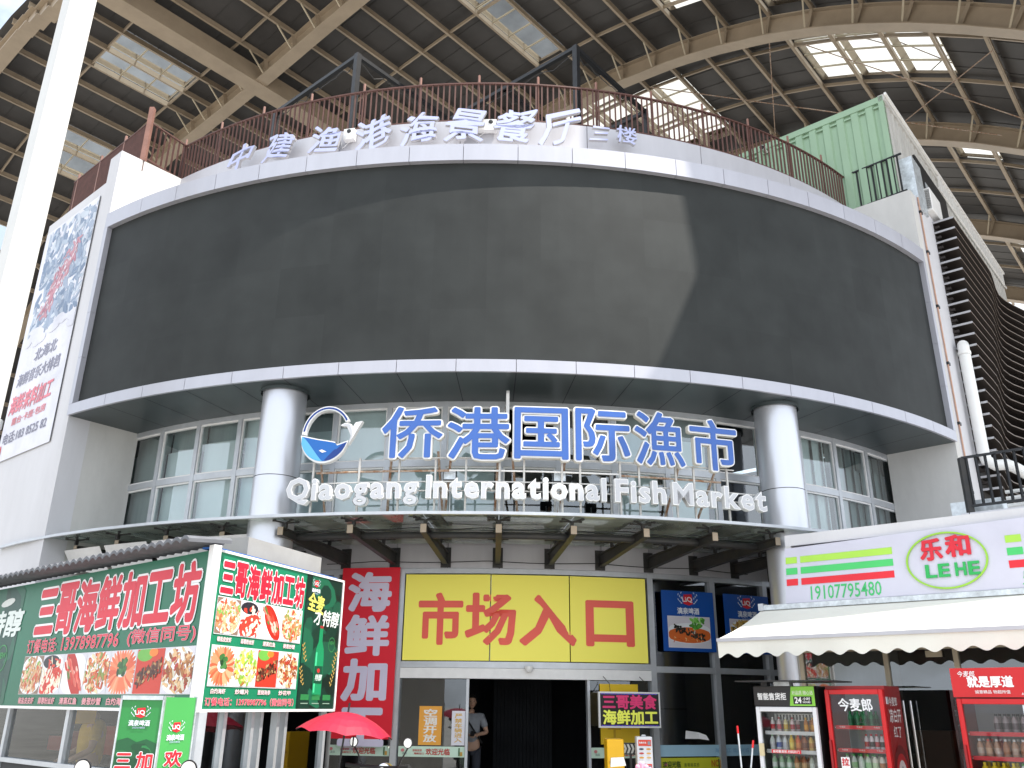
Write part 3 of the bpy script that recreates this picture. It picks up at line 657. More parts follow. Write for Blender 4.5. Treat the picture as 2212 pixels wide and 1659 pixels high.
for a in BR:
    f = rf(10.8, a); mb = MB(); w_ = .045
    L_ = 2.5 if a > -14 else 2.35
    for u0, u1, zt, zb0, zb1 in ((-w_, w_, 4.175, 4.155, 4.155), (-.008, .008, 4.155, 3.96, 4.06)):
        mb.hexa([f.p(u0, zb1, L_), f.p(u1, zb1, L_), f.p(u1, zb0, 0), f.p(u0, zb0, 0), f.p(u0, zt, L_), f.p(u1, zt, L_), f.p(u1, zt, 0), f.p(u0, zt, 0)], 'steel_dark')
    mb.hexa([f.p(-w_, 4.045, L_), f.p(w_, 4.045, L_), f.p(w_, 3.945, 0), f.p(-w_, 3.945, 0), f.p(-w_, 4.06, L_), f.p(w_, 4.06, L_), f.p(w_, 3.96, 0), f.p(-w_, 3.96, 0)], 'steel_dark')
    f.box(mb, -w_, w_, 4.05, 4.175, L_, L_+.012, 'tan_steel')
    f.box(mb, -.09, .09, 3.9, 4.25, .0, .02, 'steel_dark')
    build('bracket', mb, cn)
    mb = MB(); spider(mb, 13.15, a, 4.29); spider(mb, 11.55, a, 4.29); build('spider_fitting', mb, cn)
mb = MB(); mb.tube([rp(12.75, a, 4.11) for a in arc(-17.5, 25, 1.5)], .055, 'steel_dark', 10); build('pipe', mb, cn)
mb = MB(); mb.tube([rp(11.0, a, 3.99-.03*abs(math.sin(R_(a*18)))) for a in arc(-15, 26, .7)], .008, 'rubber', 5)
mb.tube([rp(12.9, a, 4.2-.03*abs(math.sin(R_(a*37)))) for a in arc(-15, 26, .7)], .008, 'rubber', 5); build('cable', mb, cn)
# white tarpaulin strip hung below the canopy on the left
mb = MB()
for k in range(5):
    a0 = -44+k*4.85; A_ = arc(a0+.25, a0+4.6, .6)
    for i, (a, b) in enumerate(zip(A_, A_[1:])):
        s0 = .03*math.sin(i*.9); s1 = .03*math.sin((i+1)*.9)
        mb.face([rp(12.95, a, 3.72+s0), rp(12.95, b, 3.72+s1), rp(13.2, b, 4.1), rp(13.2, a, 4.1)], 'white_paint')
mb.face([rp(12.95, -20.0, 3.74), rp(12.9, -15.6, 3.86), rp(13.2, -13.6, 4.12), rp(13.2, -20.0, 4.1)], 'white_paint')
tag(build('tarpaulin', mb), 'white tarpaulin strip hung under the canopy above the green food stall sign', 'tarpaulin')
# ------------------------------------------------------------------ main channel letter sign on the canopy edge
ms = thing('market_sign', 'big blue and white channel letter sign with whale logo standing on the canopy', 'sign', tuple(rp(13.4, 3, 4.32)))
RS = 13.4
def adeg(m): return m/RS*180/math.pi
for ch, a0, a1, z0, z1 in (('侨', -6.7, -2.75, 5.15, 5.95), ('港', -2.4, 1.6, 5.13, 5.94), ('国', 1.95, 5.4, 5.15, 5.95), ('际', 5.95, 9.5, 5.15, 5.97), ('漁', 9.9, 13.3, 5.13, 5.98), ('市', 13.8, 17.2, 5.12, 5.93)):
    f = rf(RS, (a0+a1)/2); hw = (a1-a0)/2*math.pi/180*RS; mb = MB()
    f.text(mb, ch, -hw, hw, z0, z1, 0, None, .038, .09, 'letter_side'); f.text(mb, ch, -hw, hw, z0, z1, .0925, None, .038, 0, 'white_letter'); f.text(mb, ch, -hw, hw, z0, z1, .1055, None, .014, 0, 'blue_face')
    build('character', mb, ms)
def word(t, a0, a1, zb, zc):
    adv = []; x = 0; ext = {}
    for ch in t:
        vs_, _ = glyph(ch, 0, False); ext[ch] = (min(v[0] for v in vs_), max(v[0] for v in vs_), min(v[1] for v in vs_), max(v[1] for v in vs_))
        w0, w1 = ext[ch][:2]; adv.append(x); x += (w1-w0)+.15
    tot = x-.15; k = (a1-a0)*math.pi/180*RS/tot; capk = (zc-zb)/(.733)
    for ch, x0 in zip(t, adv):
        w0, w1, y0, y1 = ext[ch]; am = a0+(x0+(w1-w0)/2)*k/RS*180/math.pi; hw = (w1-w0)/2*k; f = rf(RS, am); mb = MB()
        f.text(mb, ch, -hw, hw, zb+y0*capk, zb+y1*capk, 0, None, .042, .10, 'white_letter'); f.text(mb, ch, -hw, hw, zb+y0*capk, zb+y1*capk, .1025, None, .018, 0, 'face_grey')
        build('letter', mb, ms)
for t, a0, a1 in (('Qiaogang', -12.9, -4.25), ('International', -3.6, 7.8), ('Fish', 8.5, 11.8), ('Market', 12.4, 19.1)): word(t, a0, a1, 4.54, 4.885)
lg = rf(RS, -10.15); 
def lp(px, py): return ((px-540)/311*.49, 5.56-(py-480)/255*.47)     # logo drawing coordinates to metres
mb = MB()
def extr(mb, f, pts, n0, n1, m):
    k = len(pts); c = [f.p(u, z, n0) for u, z in pts]+[f.p(u, z, n1) for u, z in pts]
    mb.mesh(c, [tuple(range(k-1, -1, -1)), tuple(range(k, 2*k))]+[(i, (i+1) % k, k+(i+1) % k, k+i) for i in range(k)], m)
def loft(mb, f, top, bot, n, m):         # region between two polylines sampled alike
    for i in range(len(top)-1): mb.face([f.p(*bot[i], n), f.p(*bot[i+1], n), f.p(*top[i+1], n), f.p(*top[i], n)], m)
mat('logo_navy', hx('0c3580'), .25); mat('logo_blue', hx('1560ae'), .25); mat('logo_light', hx('5aa9d2'), .25); mat('logo_mid', hx('2f8fd0'), .25)
def wave(x):     # upper edge of the belly in drawing pixels
    k = (x-215)/(715-215); return 480+95*(k*k*(3-2*k))*1.0+ (10*math.sin(k*math.pi*2)) if k < .75 else 575-(k-.75)*4*35
def low(x):
    k = max(-1, min(1, (x-465)/252)); return 485+ 245*math.sqrt(max(0, 1-k*k))
xs = [215+i*(500/24) for i in range(25)]
out = [lp(x, wave(x)) for x in xs]+[lp(x, low(x)) for x in reversed(xs[1:-1])]
extr(mb, lg, out, 0, .09, 'white_letter'); build('whale_body', mb, ms)
mb = MB(); xi = [230+i*(470/24) for i in range(25)]
top_ = [lp(x, wave(x)+10) for x in xi]; bt = [lp(x, max(wave(x)+10, low(x)-16)) for x in xi]; loft(mb, lg, top_, bt, .093, 'logo_blue')
sp_ = [lp(x, wave(x)+10+(low(x)-26-wave(x))*min(1, (x-230)/230)**1.1) for x in xi]
loft(mb, lg, [p if x < 450 else b for p, b, x in zip(sp_, bt, xi)], bt, .0955, 'logo_light')
nv = [lp(x, max(wave(x)+10, low(x)-16)) for x in xi[13:]]; nt_ = [lp(x, wave(x)+10+(low(x)-26-wave(x))*(1-min(1, (x-470)/200))) for x in xi[13:]]; loft(mb, lg, nt_, nv, .0955, 'logo_navy')
lg.poly(mb, [lp(420, 620), lp(450, 612), lp(500, 632), lp(455, 640)], .098, None, 'white_letter'); build('whale_print', mb, ms)
mb = MB(); cu, cz = lp(480, 480)
ru = 255/311*.49; rz = 250/255*.47
lg.ringe(mb, cu, cz, ru, rz, .06, 0, None, 30, 28, 178, 'white_letter', .09); lg.ringe(mb, cu, cz, ru-.015, rz-.015, .03, .0925, None, 30, 30, 172, 'logo_navy'); build('arc', mb, ms)
mb = MB(); tail = [lp(*q) for q in ((715, 575), (735, 500), (690, 420), (620, 405), (665, 385), (725, 395), (745, 430), (775, 385), (845, 375), (800, 440), (760, 510))]
extr(mb, lg, tail, 0, .09, 'white_letter')
lg.poly(mb, [lp(*q) for q in ((722, 560), (738, 498), (700, 420), (640, 403), (668, 392), (720, 402), (742, 450), (750, 510))], .093, None, 'face_grey')
build('tail', mb, ms)
for k, a in enumerate((-11.5, -8.3, -5.6, -3.2, -1.2, 1.0, 2.6, 5.1, 6.3, 9.0, 10.3, 12.9, 14.2, 16.7)): 
    mb = MB(); f = rf(RS-.05, a); f.box(mb, -.015, .015, 4.3, 5.2, -.03, 0, 'post_paint'); build('support_post', mb, ms)
for z0, a0, a1 in ((4.66, -12.5, 19), (4.80, -12.5, 19), (5.17, -6.6, 17.2)):
    mb = MB(); rbox(mb, RS-.05, RS-.03, z0, z0+.018, a0, a1, 'post_paint', 2); build('support_rail', mb, ms)
for a0, a1, z in ((-11.3, -2.3, 4.985), (9.0, 16.2, 4.97)):
    mb = MB(); A_ = arc(a0, a1, 2); mb.tube([rp(RS-.07, a, z) for a in A_], .018, 'rust_pipe', 6); build('rust_bar', mb, ms)
mb = MB(); mb.tube([rp(RS-.07, a, 4.99) for a in arc(-2.3, 9, 2)], .015, 'white_paint', 6); build('white_bar', mb, ms)
for a, da in ((-11.2, .1), (-6.2, -.5), (-3.1, .3), (-2.2, -.5), (.9, -.2), (1.8, .5), (5.4, -.4), (13.4, -.9), (16.2, -1.3)):
    mb = MB(); mb.tube([rp(RS-.1, a, 5.3), rp(RS-.45, a+da, 4.32)], .02, 'rust_pipe', 6); build('rust_brace', mb, ms)
for a in (-2.3, 5.0, 9.2):
    f = rf(RS-.2, a); mb = MB(); f.box(mb, -.1, .1, 4.86, 5.02, -.05, .05, 'black_plastic'); f.box(mb, -.09, .09, 4.87, 5.01, .05, .056, 'galv'); mb.tube([f.p(0, 4.94, -.05), f.p(0, 4.34, -.1)], .012, 'galv', 6)
    tag(build('floodlight', mb), {-2.3: 'small black floodlight on the sign frame under the second blue character', 5.0: 'small black floodlight behind the sign between the third and fourth blue character', 9.2: 'small black floodlight on the sign frame below the fish character'}[a], 'floodlight')
for a, nn, lab in ((-.75, 2, 'white twin spot emergency light on the parapet between two characters'), (-13.3, 1, 'white single spot box light on the parapet at the left characters')):
    f = rf(12.2, a); mb = MB(); h = .11*nn; f.box(mb, -h, h, 11.98, 12.22, .02, .14, 'white_paint')
    for k in range(nn): mb.lathe(f.p(-h+.11+k*.22, 12.16, .14), [(0, .02), (.04, .015), (.045, 0)], 'black_plastic', 12, f.n)
    mb.tube([f.p(0, 11.98, .06), f.p(-.16, 11.85, .03), f.p(-.2, 12.0, .02)], .008, 'white_paint', 5)
    tag(build('emergency_light', mb), lab, 'light')
# ------------------------------------------------------------------ tall banner on the left wall
bn = thing('wall_banner', 'tall faded white advertising banner with seafood photo and phone number on the left wall', 'banner', tuple(FL.p(1.35, 6.12, .03)))
mb = MB(); FL.rect(mb, .08, 2.62, 6.14, 11.45, .03, lin((.88, .88, .92)), 'print_flat'); FL.rect(mb, .08, 2.62, 6.14, 11.45, .02, (.5, .5, .5), 'print_flat'); build('fabric', mb, bn)
mb = MB(); clip = (.3, 2.6, 8.75, 11.4)
for k in range(420):
    u, z = rng.uniform(.3, 2.6), rng.uniform(8.8, 11.4); g = rng.choice(['9aa8bc', '8c9cb4', 'b0bccc', 'a4b0c4', 'c8d0dc', '7f90aa'])
    FL.ell(mb, u, z, rng.uniform(.04, .26), rng.uniform(.02, .09), .031+k*1e-5, hx(g), 10, rng.uniform(0, 3), clip, 'print_flat')
for k in range(150):
    t = rng.random(); u, z = .9+t*1.0+rng.uniform(-.25, .25), 9.3+t*1.3+rng.uniform(-.2, .2)
    FL.ell(mb, u, z, rng.uniform(.04, .14), rng.uniform(.02, .06), .0355+k*1e-5, hx(rng.choice(['c0909c', 'b47c8c', 'c694a0', 'c694a0'])), 9, rng.uniform(0, 3), clip, 'print_flat')
for k in range(26):
    FL.ell(mb, rng.uniform(.3, 2.6), rng.uniform(8.6, 8.95), rng.uniform(.12, .3), rng.uniform(.05, .12), .0372+k*1e-5, lin((.86, .86, .9)), 12, 0, (.09, 2.6, 8.3, 9.3), 'print_flat')
for k in range(40):
    t = rng.random(); FL.ell(mb, 1.0+t*.9+rng.uniform(-.3, .3), 9.35+t*1.3, .05, .02, .0375+k*1e-5, hx(rng.choice(['e2dce2', 'd8c4ca', 'eaeaf0'])), 8, .9, clip, 'print_flat')
build('photo_print', mb, bn)
mb = MB()
FL.text(mb, '北海北', .95, 2.0, 8.15, 8.42, .038, hx('9a9aac'), .02, m='print_flat', shear=.1); FL.text(mb, '海鲜音乐大排档', .3, 2.3, 7.72, 8.0, .038, hx('9a9aac'), .02, m='print_flat', shear=.1)
FL.text(mb, '海鲜来料加工', .2, 2.2, 7.12, 7.52, .038, hx('e68a98'), .03, m='print_flat', shear=.15); FL.text(mb, '露台·卡座·包房', .5, 2.1, 6.86, 7.02, .038, hx('e08a94'), .015, m='print_flat')
FL.text(mb, '电话:183 8525 82', .25, 2.3, 6.48, 6.72, .038, hx('8a8a9c'), .015, m='print_flat')
FL.ell(mb, .2, 6.35, .05, .14, .038, hx('d06060'), 10, m='print_flat'); build('lettering', mb, bn)
mb = MB(); mb.tube([FL.p(-.15, 0, .1), FL.p(-.15, 6.9, .1), FL.p(-.15, 7.1, .1)], .09, 'pvc', 12); mb.lathe(FL.p(-.15, 6.9, .1), [(.09, 0), (.11, .02), (.11, .2), (.09, .22)], 'pvc', 12)
tag(build('drain_pipe', mb, smooth=True), 'white drain pipe standing left of the tall faded banner', 'pipe')
# ------------------------------------------------------------------ entrance banners and stickers
f = rf(10.86, -10.85); rb = thing('red_banner', 'tall red vertical banner with white characters left of the entrance', 'banner', tuple(f.p(0, 1.1)))
mb = MB(); f.box(mb, -.53, .53, 1.1, 3.9, -.02, 0, 'print_clean', hx('e0122c')); build('fabric', mb, rb); mb = MB()
for k, ch in enumerate('海鲜加工'): f.text(mb, ch, -.37, .37, 3.17-.73*k, 3.80-.73*k, .003, hx('dcd4ea'), .042)
build('lettering', mb, rb)
ye = thing('entrance_sign', 'wide yellow entrance sign in three panels with four big red characters above the doors', 'sign', tuple(rp(10.87, 3.7, 2.3)))
for a0, a1 in ((-7.45, .35), (.45, 7.6), (7.7, 15.0)):
    mb = MB(); rbox(mb, 10.84, 10.862, 2.345, 3.775, a0, a1, 'print_clean', 8, lin((1.0, .955, .40))); build('panel', mb, ye)
mb = MB(); A_ = [rp(10.862, -7.45, 0), rp(10.862, .4, 0), rp(10.862, 7.65, 0), rp(10.862, 15.0, 0)]
def ybend(mb, ch, a0, a1, z0, z1):        # characters follow the three flat panels
    t = MB(); F0 = Fr((0, 0), (1, 0)); F0.text(t, ch, a0, a1, z0, z1, 0, hx('ee5a48'), .03)
    def to(p):
        a = p.x; k = 0 if a < .4 else (1 if a < 7.65 else 2); e = [(-7.45, .4), (.4, 7.65), (7.65, 15.0)][k]; q = A_[k].lerp(A_[k+1], (a-e[0])/(e[1]-e[0])); dd = (A_[k+1]-A_[k]).normalized()
        return q+V((dd.y, -dd.x, 0))*(.006-p.y)+V((0, 0, p.z))
    mb.mesh([to(p) for p in t.v], t.f, 'print', hx('ee5a48'))
for ch, x0, x1, z0, z1 in (('市', -6.05, -2.2, 2.62, 3.44), ('场', -1.75, 2.6, 2.62, 3.44), ('入', 3.2, 8.1, 2.62, 3.42), ('口', 9.3, 13.6, 2.63, 3.35)): ybend(mb, ch, x0, x1, z0, z1)
build('lettering', mb, ye)
def logo_liq(mb, f, u, z, k, n, dark=False):     # small red square with white letters, sprigs and name below
    c = hx('d8202c'); f.poly(mb, [(u-.09*k, z-.07*k), (u+.02*k, z-.1*k), (u+.1*k, z-.07*k), (u+.09*k, z+.1*k), (u-.08*k, z+.09*k)], n, c)
    f.text(mb, 'LiQ', u-.1*k, u+.1*k, z-.05*k, z+.05*k, n+.002, (.9, .9, .9), .02, shear=-.2)
    for sg_ in (-1, 1):
        for q in range(7): f.ell(mb, u+sg_*(.13+.03*(q % 3))*k, z-.06*k+.03*k*q, .022*k, .009*k, n+q*1e-4, hx('d8e0ea'), 7, sg_*(.4+q*.3))
    f.text(mb, '漓泉啤酒', u-.22*k, u+.22*k, z-.25*k, z-.14*k, n, hx('e8ecf4'), .03); f.text(mb, '全生态·好水酿好酒', u-.13*k, u+.13*k, z-.30*k, z-.265*k, n, hx('b8c4e0'), .01)
PAL = {'noodle': ['e0b890', 'd8a878', 'c88a60', 'e8cda8', 'b87040', 'd05a40', '7fae50'], 'prawn': ['e8dcc0', 'f0e4cc', 'd8402c', 'c83428', 'f0ead8'], 'fish': ['e04838', 'd06050', 'e87868', 'c83020', 'f0c0b0', '587838'],
       'crab': ['d86840', 'e08858', 'c05030', 'e8b080', '8a9a50', 'f0d8b0'], 'shrimp': ['e87850', 'f09068', 'd86040', 'f0a880'], 'cucumber': ['4a2418', '5c3020', '3a1a12', '8a5838', 'b89060'], 'clam': ['c8905c', 'a86c3c', 'e0b888', '8c5028', 'd8d0b8', 'b03828'],
       'salad': ['e8d850', 'f0e080', '8cb848', 'd8c8a0', 'a87838', 'f0ead0'], 'dark': ['1a1e1a', '2a2c24', '101410', '3a3a30', '4c463c'], 'squid': ['d8b868', 'c89c48', 'e8d090', 'a87830', '6c5020', '384828']}
def food(mb, f, u0, u1, z0, z1, n, kind):
    W, H = u1-u0, z1-z0; cl = (u0, u1, z0, z1); cu, cz = (u0+u1)/2, (z0+z1)/2; r = rng
    f.rect(mb, u0, u1, z0, z1, n, hx('d8d4dc' if kind not in ('cucumber', 'noodle') else ('c83a28' if kind == 'cucumber' else '8a7060')))
    if kind in ('noodle', 'prawn', 'fish', 'salad', 'clam', 'squid', 'crab', 'shrimp'): f.ell(mb, cu, cz, W*.62, H*.53, n+.001, hx('f0f0f2'), 22, 0, cl)
    if kind == 'dark':
        f.ell(mb, cu, cz-.04*H, W*.62, H*.34, n+.001, hx('e8ecf0'), 24, 0, cl); f.ell(mb, cu, cz-.1*H, W*.55, H*.26, n+.002, hx('d86a2c'), 22, 0, cl)
        for q in range(26): f.ell(mb, cu+.2*W+r.uniform(-.15, .15)*W, cz+.3*H+r.uniform(-.14, .14)*H, W*.06, H*.05, n+.002+q*3e-5, hx(r.choice(['7fc85a', '5aa83c', 'a4dc7c', '468a30'])), 9, r.uniform(0, 3), cl)
        for q in range(70):
            t = r.uniform(-1, 1); f.ell(mb, cu+t*.36*W, cz-.02*H-t*.16*H+r.uniform(-.1, .1)*H, W*r.uniform(.02, .05), H*r.uniform(.02, .05), n+.003+q*3e-5, hx(r.choice(PAL['dark']+['c8c4b8'] if q % 6 == 0 else PAL['dark'])), 6, r.uniform(0, 3), cl)
        for q in range(14): f.ell(mb, cu+r.uniform(-.45, .3)*W, cz-r.uniform(.15, .32)*H, W*.03, H*.015, n+.0052, hx(r.choice(['f0c890', 'e08848', 'c85020'])), 7, r.uniform(0, 3), cl)
        return
    if kind == 'fish':
        f.ell(mb, cu, cz, W*.6, H*.3, n+.002, hx('b82818'), 20, -.9, cl)
        for q in range(40): t = r.uniform(-1, 1); f.ell(mb, cu+t*.32*W+r.uniform(-.16, .16)*W, cz-t*.3*H+r.uniform(-.1, .1)*H, W*.12, H*.05, n+.0025+q*2e-5, hx(r.choice(PAL[kind])), 8, -.9, cl)
        return
    if kind == 'shrimp':
        for q in range(30):
            a = 2*math.pi*q/30; f.ell(mb, cu+.38*W*math.cos(a), cz+.36*H*math.sin(a), W*.2, H*.06, n+.002+q*2e-5, hx(r.choice(PAL[kind])), 9, a, cl)
        for q in range(24): f.ell(mb, cu+r.uniform(-.15, .15)*W, cz+.12*H+r.uniform(-.15, .15)*H, W*.08, H*.06, n+.003+q*2e-5, hx(r.choice(['2c5a2c', '3c7038', '1e4422', '4a8044'])), 8, r.uniform(0, 3), cl)
        return
    if kind == 'cucumber':
        f.ell(mb, cu-.2*W, cz+.38*H, W*.3, H*.16, n+.001, hx('6cb048'), 14, 0, cl); f.ell(mb, cu+.1*W, cz+.42*H, W*.16, H*.1, n+.0012, hx('f08030'), 14, 0, cl)
        for q in range(90):
            t = r.uniform(-1, 1); f.ell(mb, cu+t*.42*W, cz+t*.14*H-.05*H+r.uniform(-.16, .16)*H, W*.06, H*.035, n+.002+q*2e-5, hx(r.choice(PAL[kind])), 7, r.uniform(0, 3), cl)
        return
    if kind == 'prawn': f.ell(mb, cu-.1*W, cz+.32*H, W*.4, H*.18, n+.0015, hx('28242c'), 16, 0, cl); f.ell(mb, cu, cz-.2*H, W*.5, H*.32, n+.0016, hx('d84030'), 18, .4, cl)
    for q in range(170 if kind != 'prawn' else 80):
        a = r.uniform(0, 6.28); d_ = math.sqrt(r.random()); f.ell(mb, cu+.54*W*d_*math.cos(a), cz+.46*H*d_*math.sin(a)-(.06*H if kind == 'prawn' else 0), W*r.uniform(.04, .12), H*r.uniform(.02, .06), n+.002+q*2e-5, hx(r.choice(PAL[kind])), 7, r.uniform(0, 3), cl)
for a, kind, lab in ((19.4, 'dark', 'blue poster with sea cucumber and broccoli dish on the window'), (26.2, 'squid', 'blue poster with golden fried seafood dish half behind the awning')):
    f = rf(10.84, a); p = thing('poster', lab, 'poster', tuple(f.p(0, 2.56))); mb = MB(); f.box(mb, -.53, .53, 2.56, 3.6, .0, .01, 'print', hx('0c4fa6')); build('sheet', mb, p)
    mb = MB(); logo_liq(mb, f, 0, 3.45, 1.0, .013); f.rect(mb, -.43, .43, 2.62, 3.16, .012, hx('e6e6ea')); food(mb, f, -.42, .42, 2.63, 3.15, .014, kind); build('picture', mb, p)
def strip(a0, a1, z0, z1, lab, colr, items, group=None):
    o = thing('window_strip', lab, 'sticker', tuple(rp(10.76, (a0+a1)/2, z0)), group); mb = MB(); rband(mb, 10.765, z0, 10.765, z1, a0, a1, 'print', 1, colr); build('sheet', mb, o)
    mb = MB(); f = rf(10.772, (a0+a1)/2); hw = R_(a1-a0)/2*10.77
    for t, x0, x1, y0, y1, c, b in items: f.text(mb, t, -hw+x0*2*hw, -hw+x1*2*hw, z0+y0*(z1-z0), z0+y1*(z1-z0), 0, c, b)
    if len(items) > 1:
        f.rect(mb, hw*.82, hw*.86, z0+.02, z1-.02, 0, hx('3c6a3c')); f.rect(mb, hw*.87, hw*.94, z0+.02, z0+.08, 0, hx('c89a40')); f.ell(mb, -hw*.86, z0+.1, .03, .025, 0, hx('d08080'))
    build('lettering', mb, o)
RED = hx('c4201c')
IT = [('漓泉', .06, .14, .2, .45, hx('6c8a80'), .0), ('游客旅游', .22, .36, .52, .72, RED, .01), ('海鲜加工', .24, .4, .22, .42, RED, .01), ('欢迎光临', .42, .78, .2, .8, RED, .02)]
strip(-14.1, -8.3, .84, 1.0, 'pale green welcome strip on the glass under the red banner', hx('cfe8d4'), IT, 'welcome strips on the glass'); strip(-7.5, -1.65, .84, 1.0, 'pale green welcome strip on the left door below the orange notice', hx('cfe8d4'), IT, 'welcome strips on the glass')
strip(9.5, 15.2, .84, 1.0, 'pale green welcome strip on the right door behind the yellow stand', hx('cfe8d4'), IT, 'welcome strips on the glass')
strip(15.95, 28.5, .86, 1.04, 'pale blue printed strip along the windows right of the doors', hx('b4dcf0'), [('海鲜加工 欢迎光临', .45, .75, .3, .7, hx('8ab8d8'), .01)])
strip(16.0, 22.4, .64, .84, 'yellow green welcome strip below the pale blue strip', hx('d8d838'), [('欢迎光临', .02, .3, .25, .75, hx('20502c'), .02), ('商 明 码 实 价', .36, .6, .3, .6, hx('4c6a30'), .01), ('NO1', .8, .95, .3, .8, hx('c87830'), .03)])
def note(a, hw, z0, z1, colr, lab, txt, tc, vert=True, b=.03):
    f = rf(10.765, a); o = thing('notice', lab, 'notice', tuple(f.p(0, z0))); mb = MB(); f.box(mb, -hw, hw, z0, z1, 0, .004, 'print', colr); build('sheet', mb, o); mb = MB()
    if vert: f.vtext(mb, txt, -hw*.55, hw*.55, z0+.04, z1-.04, .007, tc, b)
    else:
        for i, t in enumerate(txt): f.text(mb, t, -hw*.7, hw*.7, z1-.05-(i+1)*.06, z1-.02-(i+1)*.06, .007, tc, .0)
    build('lettering', mb, o)
note(-4.75, .19, 1.02, 1.62, hx('f0a83c'), 'orange notice with four white characters on the left glass door', '空调开放', hx('f4f0e8'))
note(-2.25, .11, 1.02, 1.55, hx('e4e2ea'), 'narrow white notice with yellow characters at the left door edge', '严禁车辆进入', hx('e0b040'), True, .02)
note(-11.9, .17, .92, 1.15, hx('dcd8dc'), 'small white paper notice behind the red parasol pole', ['店铺旺铺', '抢鲜品质', '品质'], hx('7088a0'), False)
f = rf(10.765, 11.7); o = thing('yellow_poster', 'yellow poster behind the black lit sign board at the right door', 'poster', tuple(f.p(0, 1.0))); mb = MB(); f.box(mb, -.24, .44, 1.05, 2.0, 0, .004, 'print', hx('ecc416')); build('sheet', mb, o)
mb = MB(); f.text(mb, '加', -.12, .12, 1.38, 1.6, .006, hx('c8a010'), .03); f.text(mb, '工', -.12, .12, 1.12, 1.32, .006, hx('c8a010'), .03); build('lettering', mb, o)
# lit LED sign board hung by wires
f = rf(11.3, 12.2); ls = thing('lit_sign_board', 'black LED sign board with pink and yellow characters hung by wires at the right door', 'sign', tuple(f.p(0, 1.18)))
mb = MB(); f.box(mb, -.53, .53, 1.32, 1.87, -.05, 0, 'white_paint'); f.box(mb, -.505, .505, 1.345, 1.845, 0, .004, 'fridge_black'); build('case', mb, ls, bevel=.01)
mb = MB(); f.text(mb, '三哥美食', -.46, .46, 1.61, 1.82, .007, hx('c83268'), .035, m='led_lit'); f.text(mb, '海鲜加工', -.46, .47, 1.375, 1.585, .007, hx('dce058'), .035, m='led_lit')
for k in range(40):
    c = hx(['7c5ae0', '4c4ae0', '9a4cc8', '3c7ad8'][k % 4])
    for z in (1.355, 1.835): f.rect(mb, -.49+k*.0245, -.472+k*.0245, z-.005, z+.005, .006, c, 'led_lit')
build('lettering', mb, ls)
mb = MB()
for u in (-.32, .33): mb.tube([f.p(u, 1.87, -.03), f.p(u+.05, 2.0, -.2), f.p(u+.02, 2.12, -.44)], .006, 'rubber', 5)
build('wire', mb, ls)
# ------------------------------------------------------------------ green food stall on the left
K0 = V((-2.91, 8.5, 0)); az = R_(20); WR = V((math.sin(az), math.cos(az), 0))
KL = Fr((K0.x-S_.x*7, K0.y-S_.y*7), (S_.x, S_.y)); KR = Fr((K0.x, K0.y), (WR.x, WR.y))      # u on KL runs 0..7 to the corner
ks = thing('food_stall', 'glazed seafood stall with green fronted sign boards and a scalloped grey tile eave', 'stall', (-4.5, 10.5, 0))
G0, G1 = hx('1c7a58'), hx('123f30')
mb = MB(); KL.box(mb, 0, 6.9, 1.58, 3.06, -.1, 0, 'print', hx('17694d')); KL.box(mb, -.1, 6.92, 1.555, 1.585, -.1, .015, 'white_paint'); build('sign_board', mb, ks)
mb = MB()
for k in range(60): KL.ell(mb, rng.uniform(.6, 2.5), rng.uniform(1.6, 3.0), rng.uniform(.15, .5), rng.uniform(.2, .5), .003+k*2e-5, hx(rng.choice(['123c2e', '0f3428', '16463a', '1a5a44'])), 10, 0, (0, 2.55, 1.6, 3.05))
CH = '三哥海鲜加工坊'; U0 = 7-3.95
for k, ch in enumerate(CH):
    w_ = 3.78/7; u = 3.05+k*w_
    z1 = 2.96; z0 = 2.40
    KL.text(mb, ch, u+.03, u+w_-.03, z0, z1, .006, (.86, .84, .86), .08); KL.text(mb, ch, u+.03, u+w_-.03, z0, z1, .0085, hx('d42038'), .04)
KL.text(mb, '订餐电话:', 2.95, 3.78, 2.19, 2.35, .006, hx('f0c8d0'), .03); KL.text(mb, '订餐电话:', 2.95, 3.78, 2.19, 2.35, .0075, hx('d83a50'), .012)
KL.text(mb, '13978987796', 3.92, 5.3, 2.2, 2.34, .006, hx('f0c8d0'), .03); KL.text(mb, '13978987796', 3.92, 5.3, 2.2, 2.34, .0075, hx('d83a50'), .012)
KL.text(mb, '(微信同号)', 5.5, 6.85, 2.19, 2.36, .006, hx('f0c8d0'), .03); KL.text(mb, '(微信同号)', 5.5, 6.85, 2.19, 2.36, .0075, hx('d83a50'), .012)
KL.text(mb, '特醇', 1.55, 2.6, 2.42, 2.75, .007, hx('d8e0dc'), .03, shear=.15); KL.text(mb, '全麦', .9, 1.6, 2.5, 2.85, .007, hx('d8d070'), .03)
KL.ringe(mb, 2.2, 2.15, .17, .17, .012, .007, hx('3c9a50'), 24); KL.text(mb, 'NEW', 2.08, 2.32, 2.15, 2.22, .007, hx('3c9a50'), .02)
for k in range(12): KL.ell(mb, 2.15+.05*math.sin(k), 1.6+k*.035, .02, .045, .007+k*1e-4, hx('a89a58'), 7, .5*(-1)**k)
KL.ell(mb, 2.05, 2.86, .22, .05, .007, hx('d0d4d0'), 12, .1); build('lettering', mb, ks)
mb = MB(); fw = 3.95/7
